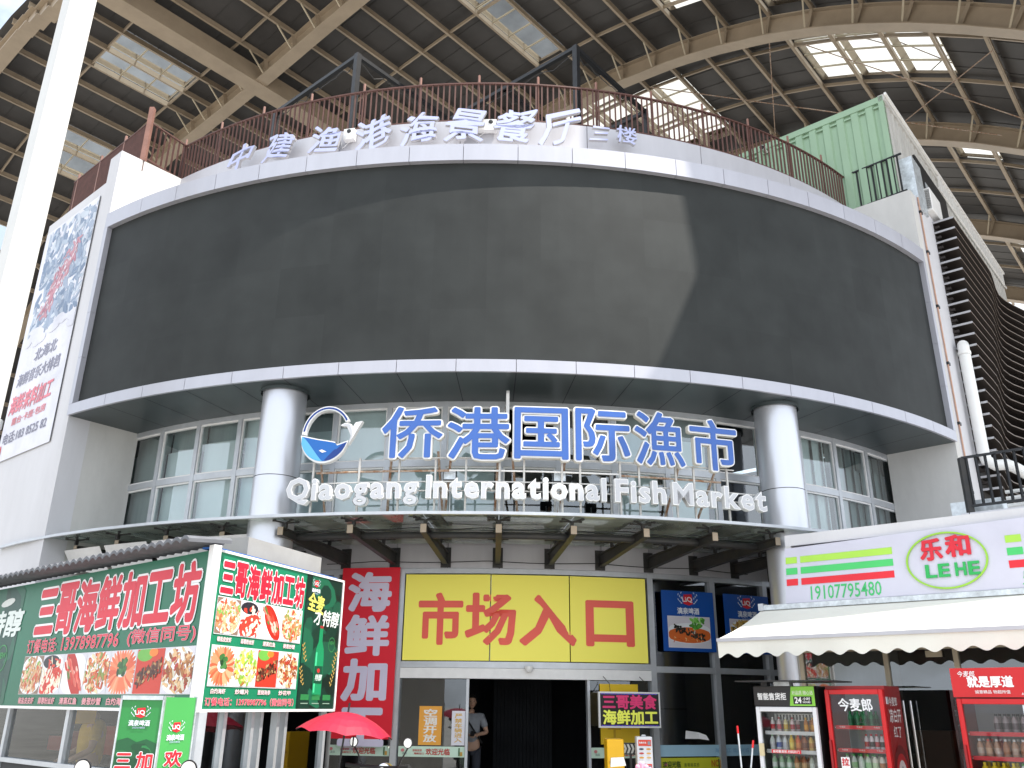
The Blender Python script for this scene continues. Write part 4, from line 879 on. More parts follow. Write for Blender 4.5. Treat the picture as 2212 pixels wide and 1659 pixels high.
for k, (kd, nm_) in enumerate((('noodle', '椒盐皮皮虾'), ('prawn', '蒜蓉粉丝虾'), ('fish', '清蒸红鱼'), ('crab', '姜葱炒蟹'), ('shrimp', '白灼海虾'), ('cucumber', '葱烧海参'), ('clam', '爆炒花甲'))):
    u = 2.95+k*fw; KL.rect(mb, u, u+fw, 1.715, 2.155, .006, hx('dcdce0')); food(mb, KL, u+.008, u+fw-.008, 1.72, 2.15, .008, kd)
    KL.text(mb, nm_, u+.05, u+fw-.08, 1.61, 1.68, .007, hx('e8a0a8'), .03)
build('picture', mb, ks)
mb = MB(); KR.box(mb, .07, 2.46, 1.58, 3.06, -.1, 0, 'print', hx('14805a'))
for a, b, c, d in ((.05, 2.48, 1.56, 1.585), (.05, 2.48, 3.05, 3.075), (.05, .08, 1.56, 3.075), (2.45, 2.48, 1.56, 3.075)): KR.box(mb, a, b, c, d, -.1, .012, 'white_paint')
build('sign_board', mb, ks); mb = MB()
mb = MB(); KR.rect(mb, 1.66, 2.45, 1.585, 3.05, .002, hx('0c2a20'))
for k in range(46): KR.ell(mb, rng.uniform(1.6, 2.4), rng.uniform(1.6, 3.0), rng.uniform(.06, .2), rng.uniform(.1, .35), .003+k*2e-5, hx(rng.choice(['0e3226', '123e30', '0a2018', '17503a', '1a6044'])), 9, rng.uniform(0, 3), (1.68, 2.45, 1.59, 3.05))
for k, ch in enumerate(CH):
    w_ = 1.5/7; u = .13+k*w_; KR.text(mb, ch, u+.015, u+w_-.015, 2.66, 2.98, .006, (.88, .86, .88), .085); KR.text(mb, ch, u+.015, u+w_-.015, 2.66, 2.98, .0085, hx('d42038'), .042)
KR.text(mb, '订餐电话：13978987796（微信同号）', .12, 1.6, 1.615, 1.69, .006, hx('f0c8d0'), .04); KR.text(mb, '订餐电话：13978987796（微信同号）', .12, 1.6, 1.615, 1.69, .0075, hx('d83a50'), .01)
KR.text(mb, '全麦', 1.72, 2.06, 2.64, 2.84, .007, hx('e0d868'), .03, rot=-.1); KR.text(mb, '才特醇', 1.86, 2.4, 2.5, 2.68, .007, hx('e4e8e4'), .02, shear=.15)
logo_liq(mb, KR, 1.86, 2.96, .4, .006)
bt_ = [(-.1, 0), (.1, 0), (.105, .03), (.105, .42), (.09, .52), (.045, .6), (.04, .78), (-.04, .78), (-.045, .6), (-.09, .52), (-.105, .42), (-.105, .03)]
KR.poly(mb, [(2.05+a*.9, 1.72+b) for a, b in bt_], .006, hx('178a58')); KR.rect(mb, 1.97, 2.0, 1.76, 2.2, .0075, hx('4cc890')); KR.rect(mb, 1.965, 2.135, 1.86, 2.05, .008, hx('0f4a34')); KR.ell(mb, 2.05, 2.0, .03, .025, .009, hx('c03030')); KR.text(mb, '特醇', 1.98, 2.12, 1.89, 1.96, .009, hx('d0e0d8'), .02, shear=.3)
KR.rect(mb, 2.015, 2.085, 2.47, 2.5, .0075, hx('a02828'))
for sg_, u, z in ((1, 2.33, 1.85), (1, 2.36, 2.05), (-1, 1.74, 1.85), (-1, 1.76, 2.1)):
    for k in range(9): KR.ell(mb, u+sg_*k*.008+.016*(-1)**k, z+k*.022, .022, .009, .006+k*1e-4, hx('b89850'), 7, .8*(-1)**k)
KR.ringe(mb, 2.3, 2.3, .075, .085, .008, .006, hx('3c8a50'), 20); KR.text(mb, 'NEW', 2.25, 2.35, 2.3, 2.34, .007, hx('3c8a50'), .02)
for k in range(3): KR.rect(mb, 1.73+k*.23, 1.9+k*.23, 1.68, 1.74, .006, hx('2c7a44')); KR.rect(mb, 1.74+k*.23, 1.89+k*.23, 1.64, 1.65, .006, hx('8aa090'))
build('lettering', mb, ks); mb = MB()
for r_, (z0, z1) in enumerate(((2.28, 2.62), (1.8, 2.16))):
    KR.rect(mb, .12, 1.62, z0-.01, z1+.01, .006, hx('d8dcdc'))
    for k in range(4):
        kd = (('noodle', 'prawn', 'fish', 'crab'), ('shrimp', 'salad', 'cucumber', 'clam'))[r_][k]; u = .125+k*.373; food(mb, KR, u, u+.365, z0, z1, .008, kd)
        KR.text(mb, (('椒盐皮皮虾', '蒜蓉粉丝虾', '清蒸红鱼', '姜葱炒蟹'), ('白灼海虾', '炒螺片', '葱烧海参', '炒花甲'))[r_][k], u+.06, u+.28, z0-.075, z0-.03, .007, hx('f0d0d4'), .03)
build('picture', mb, ks)
mb = MB(); mb.bar(K0+V((0, 0, 1.56)), K0+V((0, 0, 3.1)), .085, .085, 'white_paint', up=S_); build('corner_post', mb, ks)
mb = MB(); KR.box(mb, .05, 2.4, 3.08, 3.10, -.2, -.05, 'print', hx('1c5aa8')); build('blue_trim', mb, ks)
mb = MB(); KR.box(mb, .9, 2.4, 3.08, 3.36, -1.1, -.3, 'box_grey'); build('metal_box', mb, ks)
mb = MB(); u = 0
while u < 6.9:                                         # scalloped grey tile eave
    pts = [(u+.16*q/6, .035*math.sin(math.pi*q/6)) for q in range(7)]
    for (a, ha), (b, hb) in zip(pts, pts[1:]):
        mb.hexa([KL.p(a, 3.09+ha, .32), KL.p(b, 3.09+hb, .32), KL.p(b, 3.13+hb, -.15), KL.p(a, 3.13+ha, -.15), KL.p(a, 3.125+ha, .32), KL.p(b, 3.125+hb, .32), KL.p(b, 3.165+hb, -.15), KL.p(a, 3.165+ha, -.15)], 'tile_grey')
    u += .16
build('tile_eave', mb, ks)
mb = MB()
for u in (1.0, 2.6, 4.25, 5.7, 6.95): KL.box(mb, u-.04, u+.04, 0, 1.56, -.14, -.06, 'alu_frame')
for u in (.55, 1.0, 1.15, 1.45, 1.6, 2.4): KR.box(mb, u-.025, u+.025, 0, 1.56, -.14, -.06, 'alu_frame')
KL.box(mb, 0, 7, .95, 1.0, -.14, -.05, 'alu_frame'); build('window_frame', mb, ks)
mb = MB(); KL.box(mb, 0, 7, 0, .95, -.14, -.08, 'dark_mid'); 
b0, b1 = K0+WR*2.42-KL.d*.05, K0-KL.d*6.95+WR*2.42; z3 = V((0, 0, 3.04))
mb.face([b1, b0, b0+z3, b1+z3], 'dark_room'); mb.face([K0-KL.d*6.95-KL.n*.12, b1, b1+z3, K0-KL.d*6.95-KL.n*.12+z3], 'dark_room'); e3 = (D_)*.06; mb.face([b0+e3, b1+e3, b1+e3+z3, b0+e3+z3], 'plaster_warm'); mb.face([K0-KL.d*.2-KL.n*.12+z3, b0+z3, b1+z3, K0-KL.d*6.9-KL.n*.12+z3], 'dark_mid'); build('back_wall', mb, ks)
mb = MB()
for a, b in ((.04, .96), (1.04, 2.56), (2.64, 4.21), (4.29, 5.66), (5.74, 6.9)): KL.rect(mb, a, b, 1.0, 1.56, -.1, None, 'glass_stall')
for a, b in ((.05, .5), (.6, .96), (1.65, 2.36)): KR.rect(mb, a, b, .1, 1.56, -.1, None, 'glass_dark')
build('window_glass', mb, ks)
mb = MB()
for k, c in enumerate(('b03020', '8c2018', 'c04828', '7a1c18')): KL.box(mb, 1.2+k*.7, 1.75+k*.7, 1.0, 1.18+.08*(k % 3), -1.6, -1.2, 'print', hx(c))
tag(build('crate_stack', mb), 'row of red crates seen dimly behind the stall window glass', 'crates')
mb = MB(); mb.bar(V((-.0, 0, 0))+KL.p(4.1, 1.4, -.3), KL.p(4.1, 1.56, -.3), .3, .02, 'yellow_box', up=S_)
tag(build('yellow_placard', mb), 'small yellow placard inside the stall above the person in yellow', 'placard')
# standing green light box sign
gp = thing('pillar_sign', 'standing square green light box sign with red and white characters before the stall', 'sign', (-2.62, 6.9, 0))
q0, q1, q2 = V((-2.85, 6.8, 0)), V((-2.55, 6.78, 0)), V((-2.50, 7.02, 0))
GFf = Fr((-2.87, 6.8), (1, -.03)); GS = Fr((-2.565, 6.79), (.5, .86))
mb = MB(); GFf.box(mb, 0, .305, .05, 1.68, -.16, 0, 'print', hx('2f8a44')); GFf.box(mb, -.01, .315, 1.66, 1.69, -.17, .01, 'galv'); GFf.box(mb, -.012, 0, 0, 1.69, -.02, .01, 'galv'); GFf.box(mb, .305, .317, 0, 1.69, -.02, .01, 'galv'); build('front_panel', mb, gp)
mb = MB(); GS.box(mb, 0, .30, .05, 1.68, -.01, .0, 'print', hx('46a050')); GS.box(mb, .3, .312, 0, 1.69, -.02, .01, 'galv'); build('side_panel', mb, gp)
mb = MB(); GFf.poly(mb, [(.003, 1.38), (.08, 1.4), (.15, 1.37), (.22, 1.39), (.302, 1.36), (.302, .06), (.003, .06)], .002, hx('1c5a34'))
for k in range(30): GFf.ell(mb, rng.uniform(.02, .28), rng.uniform(.3, 1.35), .03, .06, .003+k*2e-5, hx(rng.choice(['1f6a3a', '174a2c', '2a7a44'])), 8, rng.uniform(0, 3), (.004, .3, .1, 1.36))
logo_liq(mb, GFf, .15, 1.57, .36, .005); logo_liq(mb, GS, .15, 1.47, .36, .004)
for k, ch in enumerate('三哥海鲜'):
    GFf.text(mb, ch, .02, .13, 1.19-k*.13, 1.30-k*.13, .006, (.9, .9, .9), .07); GFf.text(mb, ch, .02, .13, 1.19-k*.13, 1.30-k*.13, .008, hx('d82030'), .03)
for k, ch in enumerate('加工坊'): GFf.text(mb, ch, .17, .285, 1.18-k*.15, 1.30-k*.15, .006, (.9, .9, .9), .07); GFf.text(mb, ch, .17, .285, 1.18-k*.15, 1.30-k*.15, .008, hx('d82030'), .03)
for k, ch in enumerate('欢迎光临'): GS.text(mb, ch, .08, .23, 1.2-k*.15, 1.31-k*.15, .004, (.92, .92, .92), .06); GS.text(mb, ch, .08, .23, 1.2-k*.15, 1.31-k*.15, .006, hx('d82030'), .03)
build('lettering', mb, gp)
# ------------------------------------------------------------------ shop on the right
SH = Fr((5.0, 12.0), (S_.x, S_.y))
sh = thing('corner_shop', 'small shop with glass front in gold frames under the cream awning', 'shop', tuple(SH.p(2, 0, -2)))
mb = MB(); SH.box(mb, -1.2, -1.12, 0, 3.9, -4.6, -.02, 'plaster_warm'); SH.box(mb, 6, 6.1, 0, 3.9, -4.6, 0, 'plaster'); build('side_wall', mb, sh)
mb = MB(); SH.box(mb, -1.2, 6.1, 3.9, 4.06, -5.2, -.02, 'plaster'); SH.box(mb, 1.0, 6.1, 4.06, 4.3, -1.3, -1.15, 'plaster'); build('flat_roof', mb, sh)
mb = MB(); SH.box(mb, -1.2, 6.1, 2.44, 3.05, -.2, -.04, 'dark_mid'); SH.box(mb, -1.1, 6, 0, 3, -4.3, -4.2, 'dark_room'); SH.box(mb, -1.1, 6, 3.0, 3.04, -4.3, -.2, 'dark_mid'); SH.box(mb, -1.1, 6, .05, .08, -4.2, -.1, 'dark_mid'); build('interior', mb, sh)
mb = MB()
for u in (-1.13, .03, .9, 2.1, 3.3): SH.box(mb, u-.03, u+.03, .1, 2.4, -.08, 0, 'gold_frame')
SH.box(mb, -1.2, 6, 2.38, 2.45, -.09, .01, 'gold_frame'); SH.box(mb, -1.2, 6, .08, .14, -.08, 0, 'gold_frame'); SH.box(mb, .55, .75, 2.28, 2.36, .0, .03, 'gold_frame'); build('door_frame', mb, sh)
for a, b in ((-1.1, 0), (.06, .87), (.93, 2.07), (2.13, 3.27)):
    mb = MB(); SH.rect(mb, a, b, .14, 2.38, -.04, None, 'glass_shop'); build('glass_pane', mb, sh)
mb = MB()
for u in (.2, .29): mb.tube([SH.p(u, .7, .07), SH.p(u, 1.75, .07)], .016, 'chrome', 10)
build('door_handle', mb, sh, smooth=True)
mb = MB()
for k in range(9): SH.box(mb, -1+k*.6, -.5+k*.6, .5+.3*(k % 3), 1.0+.35*(k % 2), -2.6, -2.2, 'print', hx(['7a6c40', '8c5a3c', '5c6458', '907830'][k % 4]))
build('shelf_goods', mb, sh)
bs = thing('shop_sign', 'white shop fascia sign with green and red stripes and an oval emblem above the awning', 'sign', tuple(SH.p(1, 3.06, .1)))
mb = MB(); p = SH.p; mb.hexa([p(-1.22, 3.06, .12), p(4, 3.06, .12), p(4, 3.06, -.06), p(-1.22, 3.06, -.06), p(-1.2, 3.86, .02), p(4, 3.98, .02), p(4, 3.98, -.06), p(-1.2, 3.86, -.06)], 'print', lin((.78, .775, .83))); build('board', mb, bs)
class Tilt(Fr):            # the board leans back a little
    def p(s, u, z, n=0): return Fr.p(s, u, z, n+.122-(z-3.06)*(.10/(.80+.12*(u+1.2)/5.2)))
ST = Tilt((5.0, 12.0), (S_.x, S_.y)); mb = MB()
for z, c in ((3.63, 'a8d848'), (3.47, '46c468'), (3.31, 'e01c2c')):
    for a, b in ((-1.19, -1.02), (-.97, .33), (1.72, 1.90), (1.95, 3.2)): ST.rect(mb, a, b, z, z+.095, .004, hx(c))
ST.text(mb, '19107795480', -.84, .14, 3.09, 3.28, .004, hx('3cb868'), .006); ST.text(mb, '乐和便利店', 1.84, 3.0, 3.08, 3.27, .004, hx('3cb868'), .02)
ST.ringe(mb, 1.0, 3.48, .5, .375, .022, .004, hx('94c838'), 48, depth=.02)
for ch, a, b, z0, z1 in (('乐', .70, .96, 3.5, 3.77), ('和', 1.02, 1.30, 3.52, 3.79)): ST.text(mb, ch, a, b, z0, z1, .004, hx('d0182c'), .04, .02)
for k, ch in enumerate('LEHE'): ST.text(mb, ch, (.74, .90, 1.10, 1.26)[k], (.86, 1.02, 1.22, 1.38)[k], 3.27, 3.43, .004, hx('22a850'), .03, .02)
build('lettering', mb, bs)
aw = thing('awning', 'cream retractable fabric awning with wavy valance over the shop front', 'awning', tuple(SH.p(1, 2.3, .8)))
mb = MB(); nu = 40; U0_, U1_ = -1.62, 4.2
def awp(u, v): return SH.p(u, 3.0-.5*v-.035*math.sin(math.pi*v), .06+1.46*v)
for i in range(nu):
    for j in range(6):
        a, b = U0_+(U1_-U0_)*i/nu, U0_+(U1_-U0_)*(i+1)/nu; mb.face([awp(a, (j+1)/6), awp(b, (j+1)/6), awp(b, j/6), awp(a, j/6)], 'awning')
build('fabric', mb, aw, smooth=True)
mb = MB()
def val(u, k): return SH.p(u, 2.47-(.185+.028*math.cos(u*2*math.pi/.27))*k, 1.53+.012*math.sin(u*9)*k)
n = 240
for i in range(n):
    a, b = U0_+(U1_-U0_)*i/n, U0_+(U1_-U0_)*(i+1)/n; mb.face([val(a, 1), val(b, 1), val(b, 0), val(a, 0)], 'awning')
build('valance', mb, aw)
mb = MB(); mb.bar(SH.p(U0_, 2.485, 1.53), SH.p(U1_, 2.485, 1.53), .05, .045, 'alu_white'); build('front_bar', mb, aw)
mb = MB(); mb.bar(SH.p(U0_, 3.02, .08), SH.p(U1_, 3.02, .08), .12, .07, 'galv'); mb.bar(SH.p(U0_-.02, 3.03, .08), SH.p(U0_+.06, 3.03, .08), .14, .1, 'alu_frame'); build('roller_case', mb, aw)
for u in (-1.45, 1.4, 3.9):
    mb = MB(); mb.tube([SH.p(u, 2.9, .1), SH.p(u+.5, 2.66, .8), SH.p(u+.05, 2.47, 1.5)], .025, 'alu_white', 8); build('folding_arm', mb, aw)
bc = thing('balcony_railing', 'thin black balcony railing on the shop roof at the right edge', 'railing', tuple(SH.p(2.5, 4.3, -1.2)))
rail_run([tuple(SH.p(1.12, 0, -1.2)), tuple(SH.p(5.5, 0, -1.2))], bc, 4.3, 5.12, 'black_steel', .125, 0, 0)
mb = MB(); mb.bar(SH.p(1.12, 4.28, -1.2), SH.p(1.12, 5.12, -1.2), .07, .09, 'steel_dark'); build('end_post', mb, bc)
mb = MB()
SH.box(mb, .82, 1.5, 4.28, 4.52, -1.75, -1.4, 'galv')
tag(build('cable_tray', mb), 'galvanised metal cable duct lying at the end of the balcony railing', 'duct')
mb = MB(); SH.box(mb, .82, 1.12, 3.95, 4.265, -1.75, -1.4, 'galv'); tag(build('cable_tray', mb), 'galvanised metal duct standing under the lying duct above the shop sign', 'duct')
mb = MB()
for k, (z, r_) in enumerate(((4.38, .05), (4.50, .035), (4.60, .025))): mb.tube([SH.p(1.55, z, -1.5), SH.p(5.6, z+.05, -1.5)], r_, 'pvc', 10)
tag(build('pipe_bundle', mb), 'bundle of white pipes lying behind the balcony railing', 'pipes')
# ------------------------------------------------------------------ drinks fridges in front of the shop
def bottle(mb, p, r, h, body, cap, lab=None):
    mb.lathe(p, [(0, 0), (r, 0), (r, h*.6), (r*.9, h*.7), (r*.4, h*.86), (r*.4, h*.9)], 'print', 10, col=body)
    mb.lathe(p, [(r*.46, h*.88), (r*.46, h), (0, h)], 'print', 10, col=cap)
    if lab: mb.lathe(p, [(r*1.03, h*.2), (r*1.03, h*.52)], 'print', 10, col=lab)
def fridge(u0, u1, n, label, m, kind, htop, hdoor, rows, depth=.6):
    f = Fr((SH.p(0, 0, n).x, SH.p(0, 0, n).y), (S_.x, S_.y)); w_ = u1-u0
    t = thing('drinks_fridge', label, 'fridge', tuple(f.p((u0+u1)/2, 0, -depth/2)), 'glass door drinks fridges before the shop')
    mb = MB(); e = .045
    side = 'red_dark' if m == 'red_paint' else 'fridge_black'
    f.box(mb, u0, u0+e, .08, htop, -depth, -.06, side); f.box(mb, u1-e, u1, .08, htop, -depth, -.06, side); f.box(mb, u0+e, u1-e, .08, htop, -depth, -depth+e, 'fridge_in')
    f.box(mb, u0+e, u1-e, .08, .3, -depth+e, -.06, side); f.box(mb, u0+e, u1-e, hdoor-.02, htop, -depth+e, -.06, side); build('cabinet', mb, t)
    mb = MB(); q = .055
    f.box(mb, u0+.005, u0+q, .3, hdoor, -.055, .0, m); f.box(mb, u1-q, u1-.005, .3, hdoor, -.055, .0, m); f.box(mb, u0+q, u1-q, .3, .3+q, -.055, 0, m); f.box(mb, u0+q, u1-q, hdoor-q, hdoor, -.055, 0, m)
    d = build('door', mb, t, bevel=.008)
    mb = MB(); f.rect(mb, u0+q, u1-q, .3+q, hdoor-q, -.03, None, 'glass_fridge'); build('glass', mb, d)
    if kind != 'w': mb = MB(); f.box(mb, u0+.012, u0+.04, .95, 1.3, .0, .04, 'red_dark'); build('handle', mb, d, bevel=.008)
    for z in [r[0] for r in rows]:
        mb = MB(); f.box(mb, u0+e, u1-e, z-.02, z-.008, -depth+e, -.12, 'white_paint'); f.box(mb, u0+e+.01, u1-e-.01, z-.03, z+.012, -.12, -.113, 'print', hx('d8182c') if kind != 'w' else (.75, .75, .75)); build('shelf', mb, t)
    return t, f
gb = 'drinks on the fridge shelves'
def stock(f, u0, u1, z, h, r, specs, lab):
    n = len(specs); 
    for k, s_ in enumerate(specs):
        if s_ is None: continue
        u = u0+(u1-u0)*(k+.5)/n; mb = MB(); bottle(mb, f.p(u, z, -.2), r, h, *[hx(c) for c in s_]); tag(build('drink_bottle', mb, smooth=True), lab, 'bottle', lab.split(' on ')[0]+' bottles')
        mb = MB(); bottle(mb, f.p(u+.01, z, -.33), r, h, *[hx(c) for c in s_]); tag(build('drink_bottle', mb, smooth=True), lab.replace('bottle on', 'bottle behind on'), 'bottle', lab.split(' on ')[0]+' bottles behind')
t, f = fridge(-1.08, -.3, 1.7, 'white framed vending fridge with black and lime top panel', 'fridge_white', 'w', 1.9, 1.66, [(1.37,), (1.16,), (.94,), (.7,)])
mb = MB(); f.box(mb, -1.08, -.30, 1.67, 1.895, -.05, .005, 'fridge_black'); f.poly(mb, [(-.62, 1.672), (-.302, 1.672), (-.302, 1.893), (-.59, 1.893)], .008, hx('8cd048'))
f.text(mb, '智能售货柜', -1.03, -.66, 1.74, 1.82, .009, (.9, .9, .9), .03); f.text(mb, '好品质 随心选', -.58, -.32, 1.80, 1.845, .011, hx('e4f4d0'), .02); f.rect(mb, -.57, -.34, 1.69, 1.78, .010, hx('101410')); f.text(mb, '24', -.55, -.47, 1.705, 1.77, .012, (.95, .95, .95), .03); f.text(mb, '小时', -.45, -.36, 1.735, 1.77, .012, (.95, .95, .95), .02); f.text(mb, 'HOURS', -.45, -.36, 1.705, 1.725, .012, (.95, .95, .95), .02)
f.rect(mb, -.92, -.55, 1.135, 1.175, -.02, hx('d81828')); f.text(mb, '自动售卖机 扫码开门', -.9, -.57, 1.14, 1.17, -.018, (.9, .9, .9), .02); build('header', mb, t)
mb = MB(); f.box(mb, -.98, -.36, 1.5, 1.58, -.4, -.32, 'white_paint')
for k in range(14): f.box(mb, -.95+k*.042, -.93+k*.042, 1.51, 1.57, -.32, -.316, 'fridge_black')
build('vent', mb, t)
mb = MB(); f.box(mb, -1.2, -.02, 1.945, 1.96, -.5, .25, 'fridge_black'); f.box(mb, -.98, -.9, 1.9, 1.945, -.1, .0, 'black_plastic'); f.box(mb, -.8, -.6, 1.9, 1.945, -.1, .02, 'galv'); build('top_board', mb, t)
mb = MB(); f.box(mb, -1.06, -1.0, 1.1, 1.24, .0, .02, 'print', hx('d8c8a0')); build('card_reader', mb, t)
stock(f, -1.0, -.4, 1.37, .17, .028, [('e8e4e0', 'e0e0e0', 'c03030'), ('e4c8c8', 'c02838', 'c84050'), ('e8dca0', 'e8e8e8', 'd8b030'), ('e8d0d0', 'b82838', 'b83040'), None, ('c87820', 'f0c030', 'e8a020'), ('c87820', 'f0c030', 'e8a020')], 'small juice bottle on the top shelf of the vending fridge')
stock(f, -1.02, -.36, 1.16, .18, .032, [('dce4e0', '8cb890', 'e8e8e8'), ('d8e0ec', 'e8e8e8', '4060b0'), ('e0e4e8', 'd0d4d8', 'c8ccd8'), ('f0c81c', 'f0d840', 'f8e060'), ('e86820', 'd03820', 'f09040'), ('a86848', '402418', '7a4028'), ('e8c060', '6a3c20', 'c88838'), ('985828', '582c18', 'b86c30')], 'mixed soft drink bottle on the second shelf of the vending fridge')
stock(f, -1.02, -.36, .94, .17, .032, [('a8d0a8', '3c9a48', 'e0e8e0'), ('b0d4b0', '3c9a48', 'd8e4d8'), ('a8d0a8', '48a050', 'e0e8e0'), ('b8784c', '8c3c28', 'd8a878'), ('a86840', '7c3424', 'd0a070'), ('b8c0b0', '60785c', 'dce0d8'), ('c8ccc4', '708c6c', 'e0e4dc')], 'pale tea bottle on the third shelf of the vending fridge')
t, f = fridge(-.22, .47, 1.62, 'red drinks fridge with white brush characters on its glass door and printed side', 'red_paint', 'r', 1.9, 1.86, [(1.45,), (1.2,), (.97,), (.72,)])
mb = MB(); f.text(mb, '今麦郎', -.06, .33, 1.62, 1.76, -.02, (.88, .88, .9), .02, shear=-.1); f.rect(mb, -.1, .0, .98, 1.12, .004, (.85, .85, .85)); f.text(mb, '拉', -.09, -.01, 1.03, 1.11, .007, hx('d02030'), .03)
for z in (1.435, 1.185, .955): 
    for k in range(3): f.text(mb, '今麦郎', -.12+k*.2, -.05+k*.2, z, z+.02, -.11, (.9, .8, .8), .0)
build('lettering', mb, t)
Fs = Fr((f.p(.47, 0, -.06).x, f.p(.47, 0, -.06).y), (D_.x, D_.y)); mb = MB()
Fs.text(mb, '今麦郎', .1, .38, 1.68, 1.78, .004, (.85, .82, .82), .02); Fs.text(mb, '凉白开', .06, .46, 1.5, 1.65, .004, (.85, .82, .82), .02); Fs.text(mb, '红了', .14, .4, 1.34, 1.46, .004, (.85, .82, .82), .02)
Fs.ell(mb, .27, .98, .25, .28, .003, hx('6e0e14'), 24); Fs.ell(mb, .27, .95, .2, .22, .0045, hx('b81c22'), 24); Fs.ell(mb, .27, .9, .15, .2, .006, hx('e8dcdc'), 24); Fs.ell(mb, .27, .88, .05, .16, .0075, hx('8c98a8'), 14); Fs.box(mb, .02, .08, 1.7, 1.78, 0, .01, 'galv'); build('side_print', mb, t)
stock(f, -.05, .28, 1.45, .17, .03, [('1c7a4c', '1c8a50', '0e5a38')]*4, 'green soda bottle on the top shelf of the brush character fridge')
stock(f, .12, .42, 1.2, .17, .026, [('d8ccd0', 'c02838', 'b02030'), ('e0d4d8', 'c02838', '302828'), ('d8ccd0', 'c02838', 'b02030'), ('e0d4d8', 'c02838', '302828'), ('d8ccd0', 'c02838', 'b02030')], 'clear red label bottle on the second shelf of the brush character fridge')
stock(f, -.14, .42, .97, .18, .034, [('dce8dc', '4cb050', 'e8f0e8'), ('dce8dc', '4cb050', 'a8d8a0'), ('e0ece0', '4cb050', 'e8f0e8'), ('d8e4d4', '58b858', 'b0d8a8'), ('e8e8d8', '2c7a3c', 'c8e0b8'), ('e4dcd0', '3c5a38', 'b87848'), ('e8e0d4', '3c5a38', 'c08858')], 'white green label bottle on the third shelf of the brush character fridge')
t, f = fridge(1.27, 2.05, 1.75, 'red drinks fridge with a tall slogan header at the right edge', 'red_paint', 'h', 2.07, 1.76, [(1.42,), (1.18,), (.95,), (.7,)])
mb = MB(); f.box(mb, 1.26, 2.05, 1.775, 2.07, -.05, .01, 'red_paint'); f.text(mb, '今麦郎', 1.33, 1.5, 1.98, 2.04, .014, (.9, .86, .86), .01, shear=.1); f.text(mb, '就是厚道', 1.42, 1.86, 1.875, 1.985, .014, (.92, .9, .9), .035); f.text(mb, '诚意精品 物超所值', 1.48, 1.82, 1.81, 1.845, .014, (.88, .8, .8), .01); f.text(mb, 'ALC75', 1.92, 2.02, 1.795, 1.82, .014, (.88, .8, .8), .0); build('header', mb, t)
mb = MB(); f.rect(mb, 1.9, 1.98, 1.6, 1.7, -.02, (.8, .84, .9)); build('sticker', mb, t)
stock(f, 1.55, 1.98, 1.42, .19, .032, [('9c8c90', '303038', '5c4c54')]*5, 'dim clear bottle on the top shelf of the slogan header fridge')
stock(f, 1.35, 1.85, 1.18, .18, .034, [('b89078', 'e0e0e0', 'c8b0a0'), ('b07858', 'c84030', 'c8a080'), ('b89078', 'e0e0e0', 'c8b0a0'), ('a87050', 'e0e0e0', 'b88060'), ('b89078', 'e0e0e0', 'c8b0a0'), ('a87050', 'e0e0e0', 'b88060')], 'brown milk tea bottle on the second shelf of the slogan header fridge')
stock(f, 1.36, 2.0, .95, .18, .036, [('e8c818', 'f0d838', 'd8a818')]*4+[('e8ece8', '58a858', 'c8e0c8')]*3, 'bright capped drink bottle on the third shelf of the slogan header fridge')
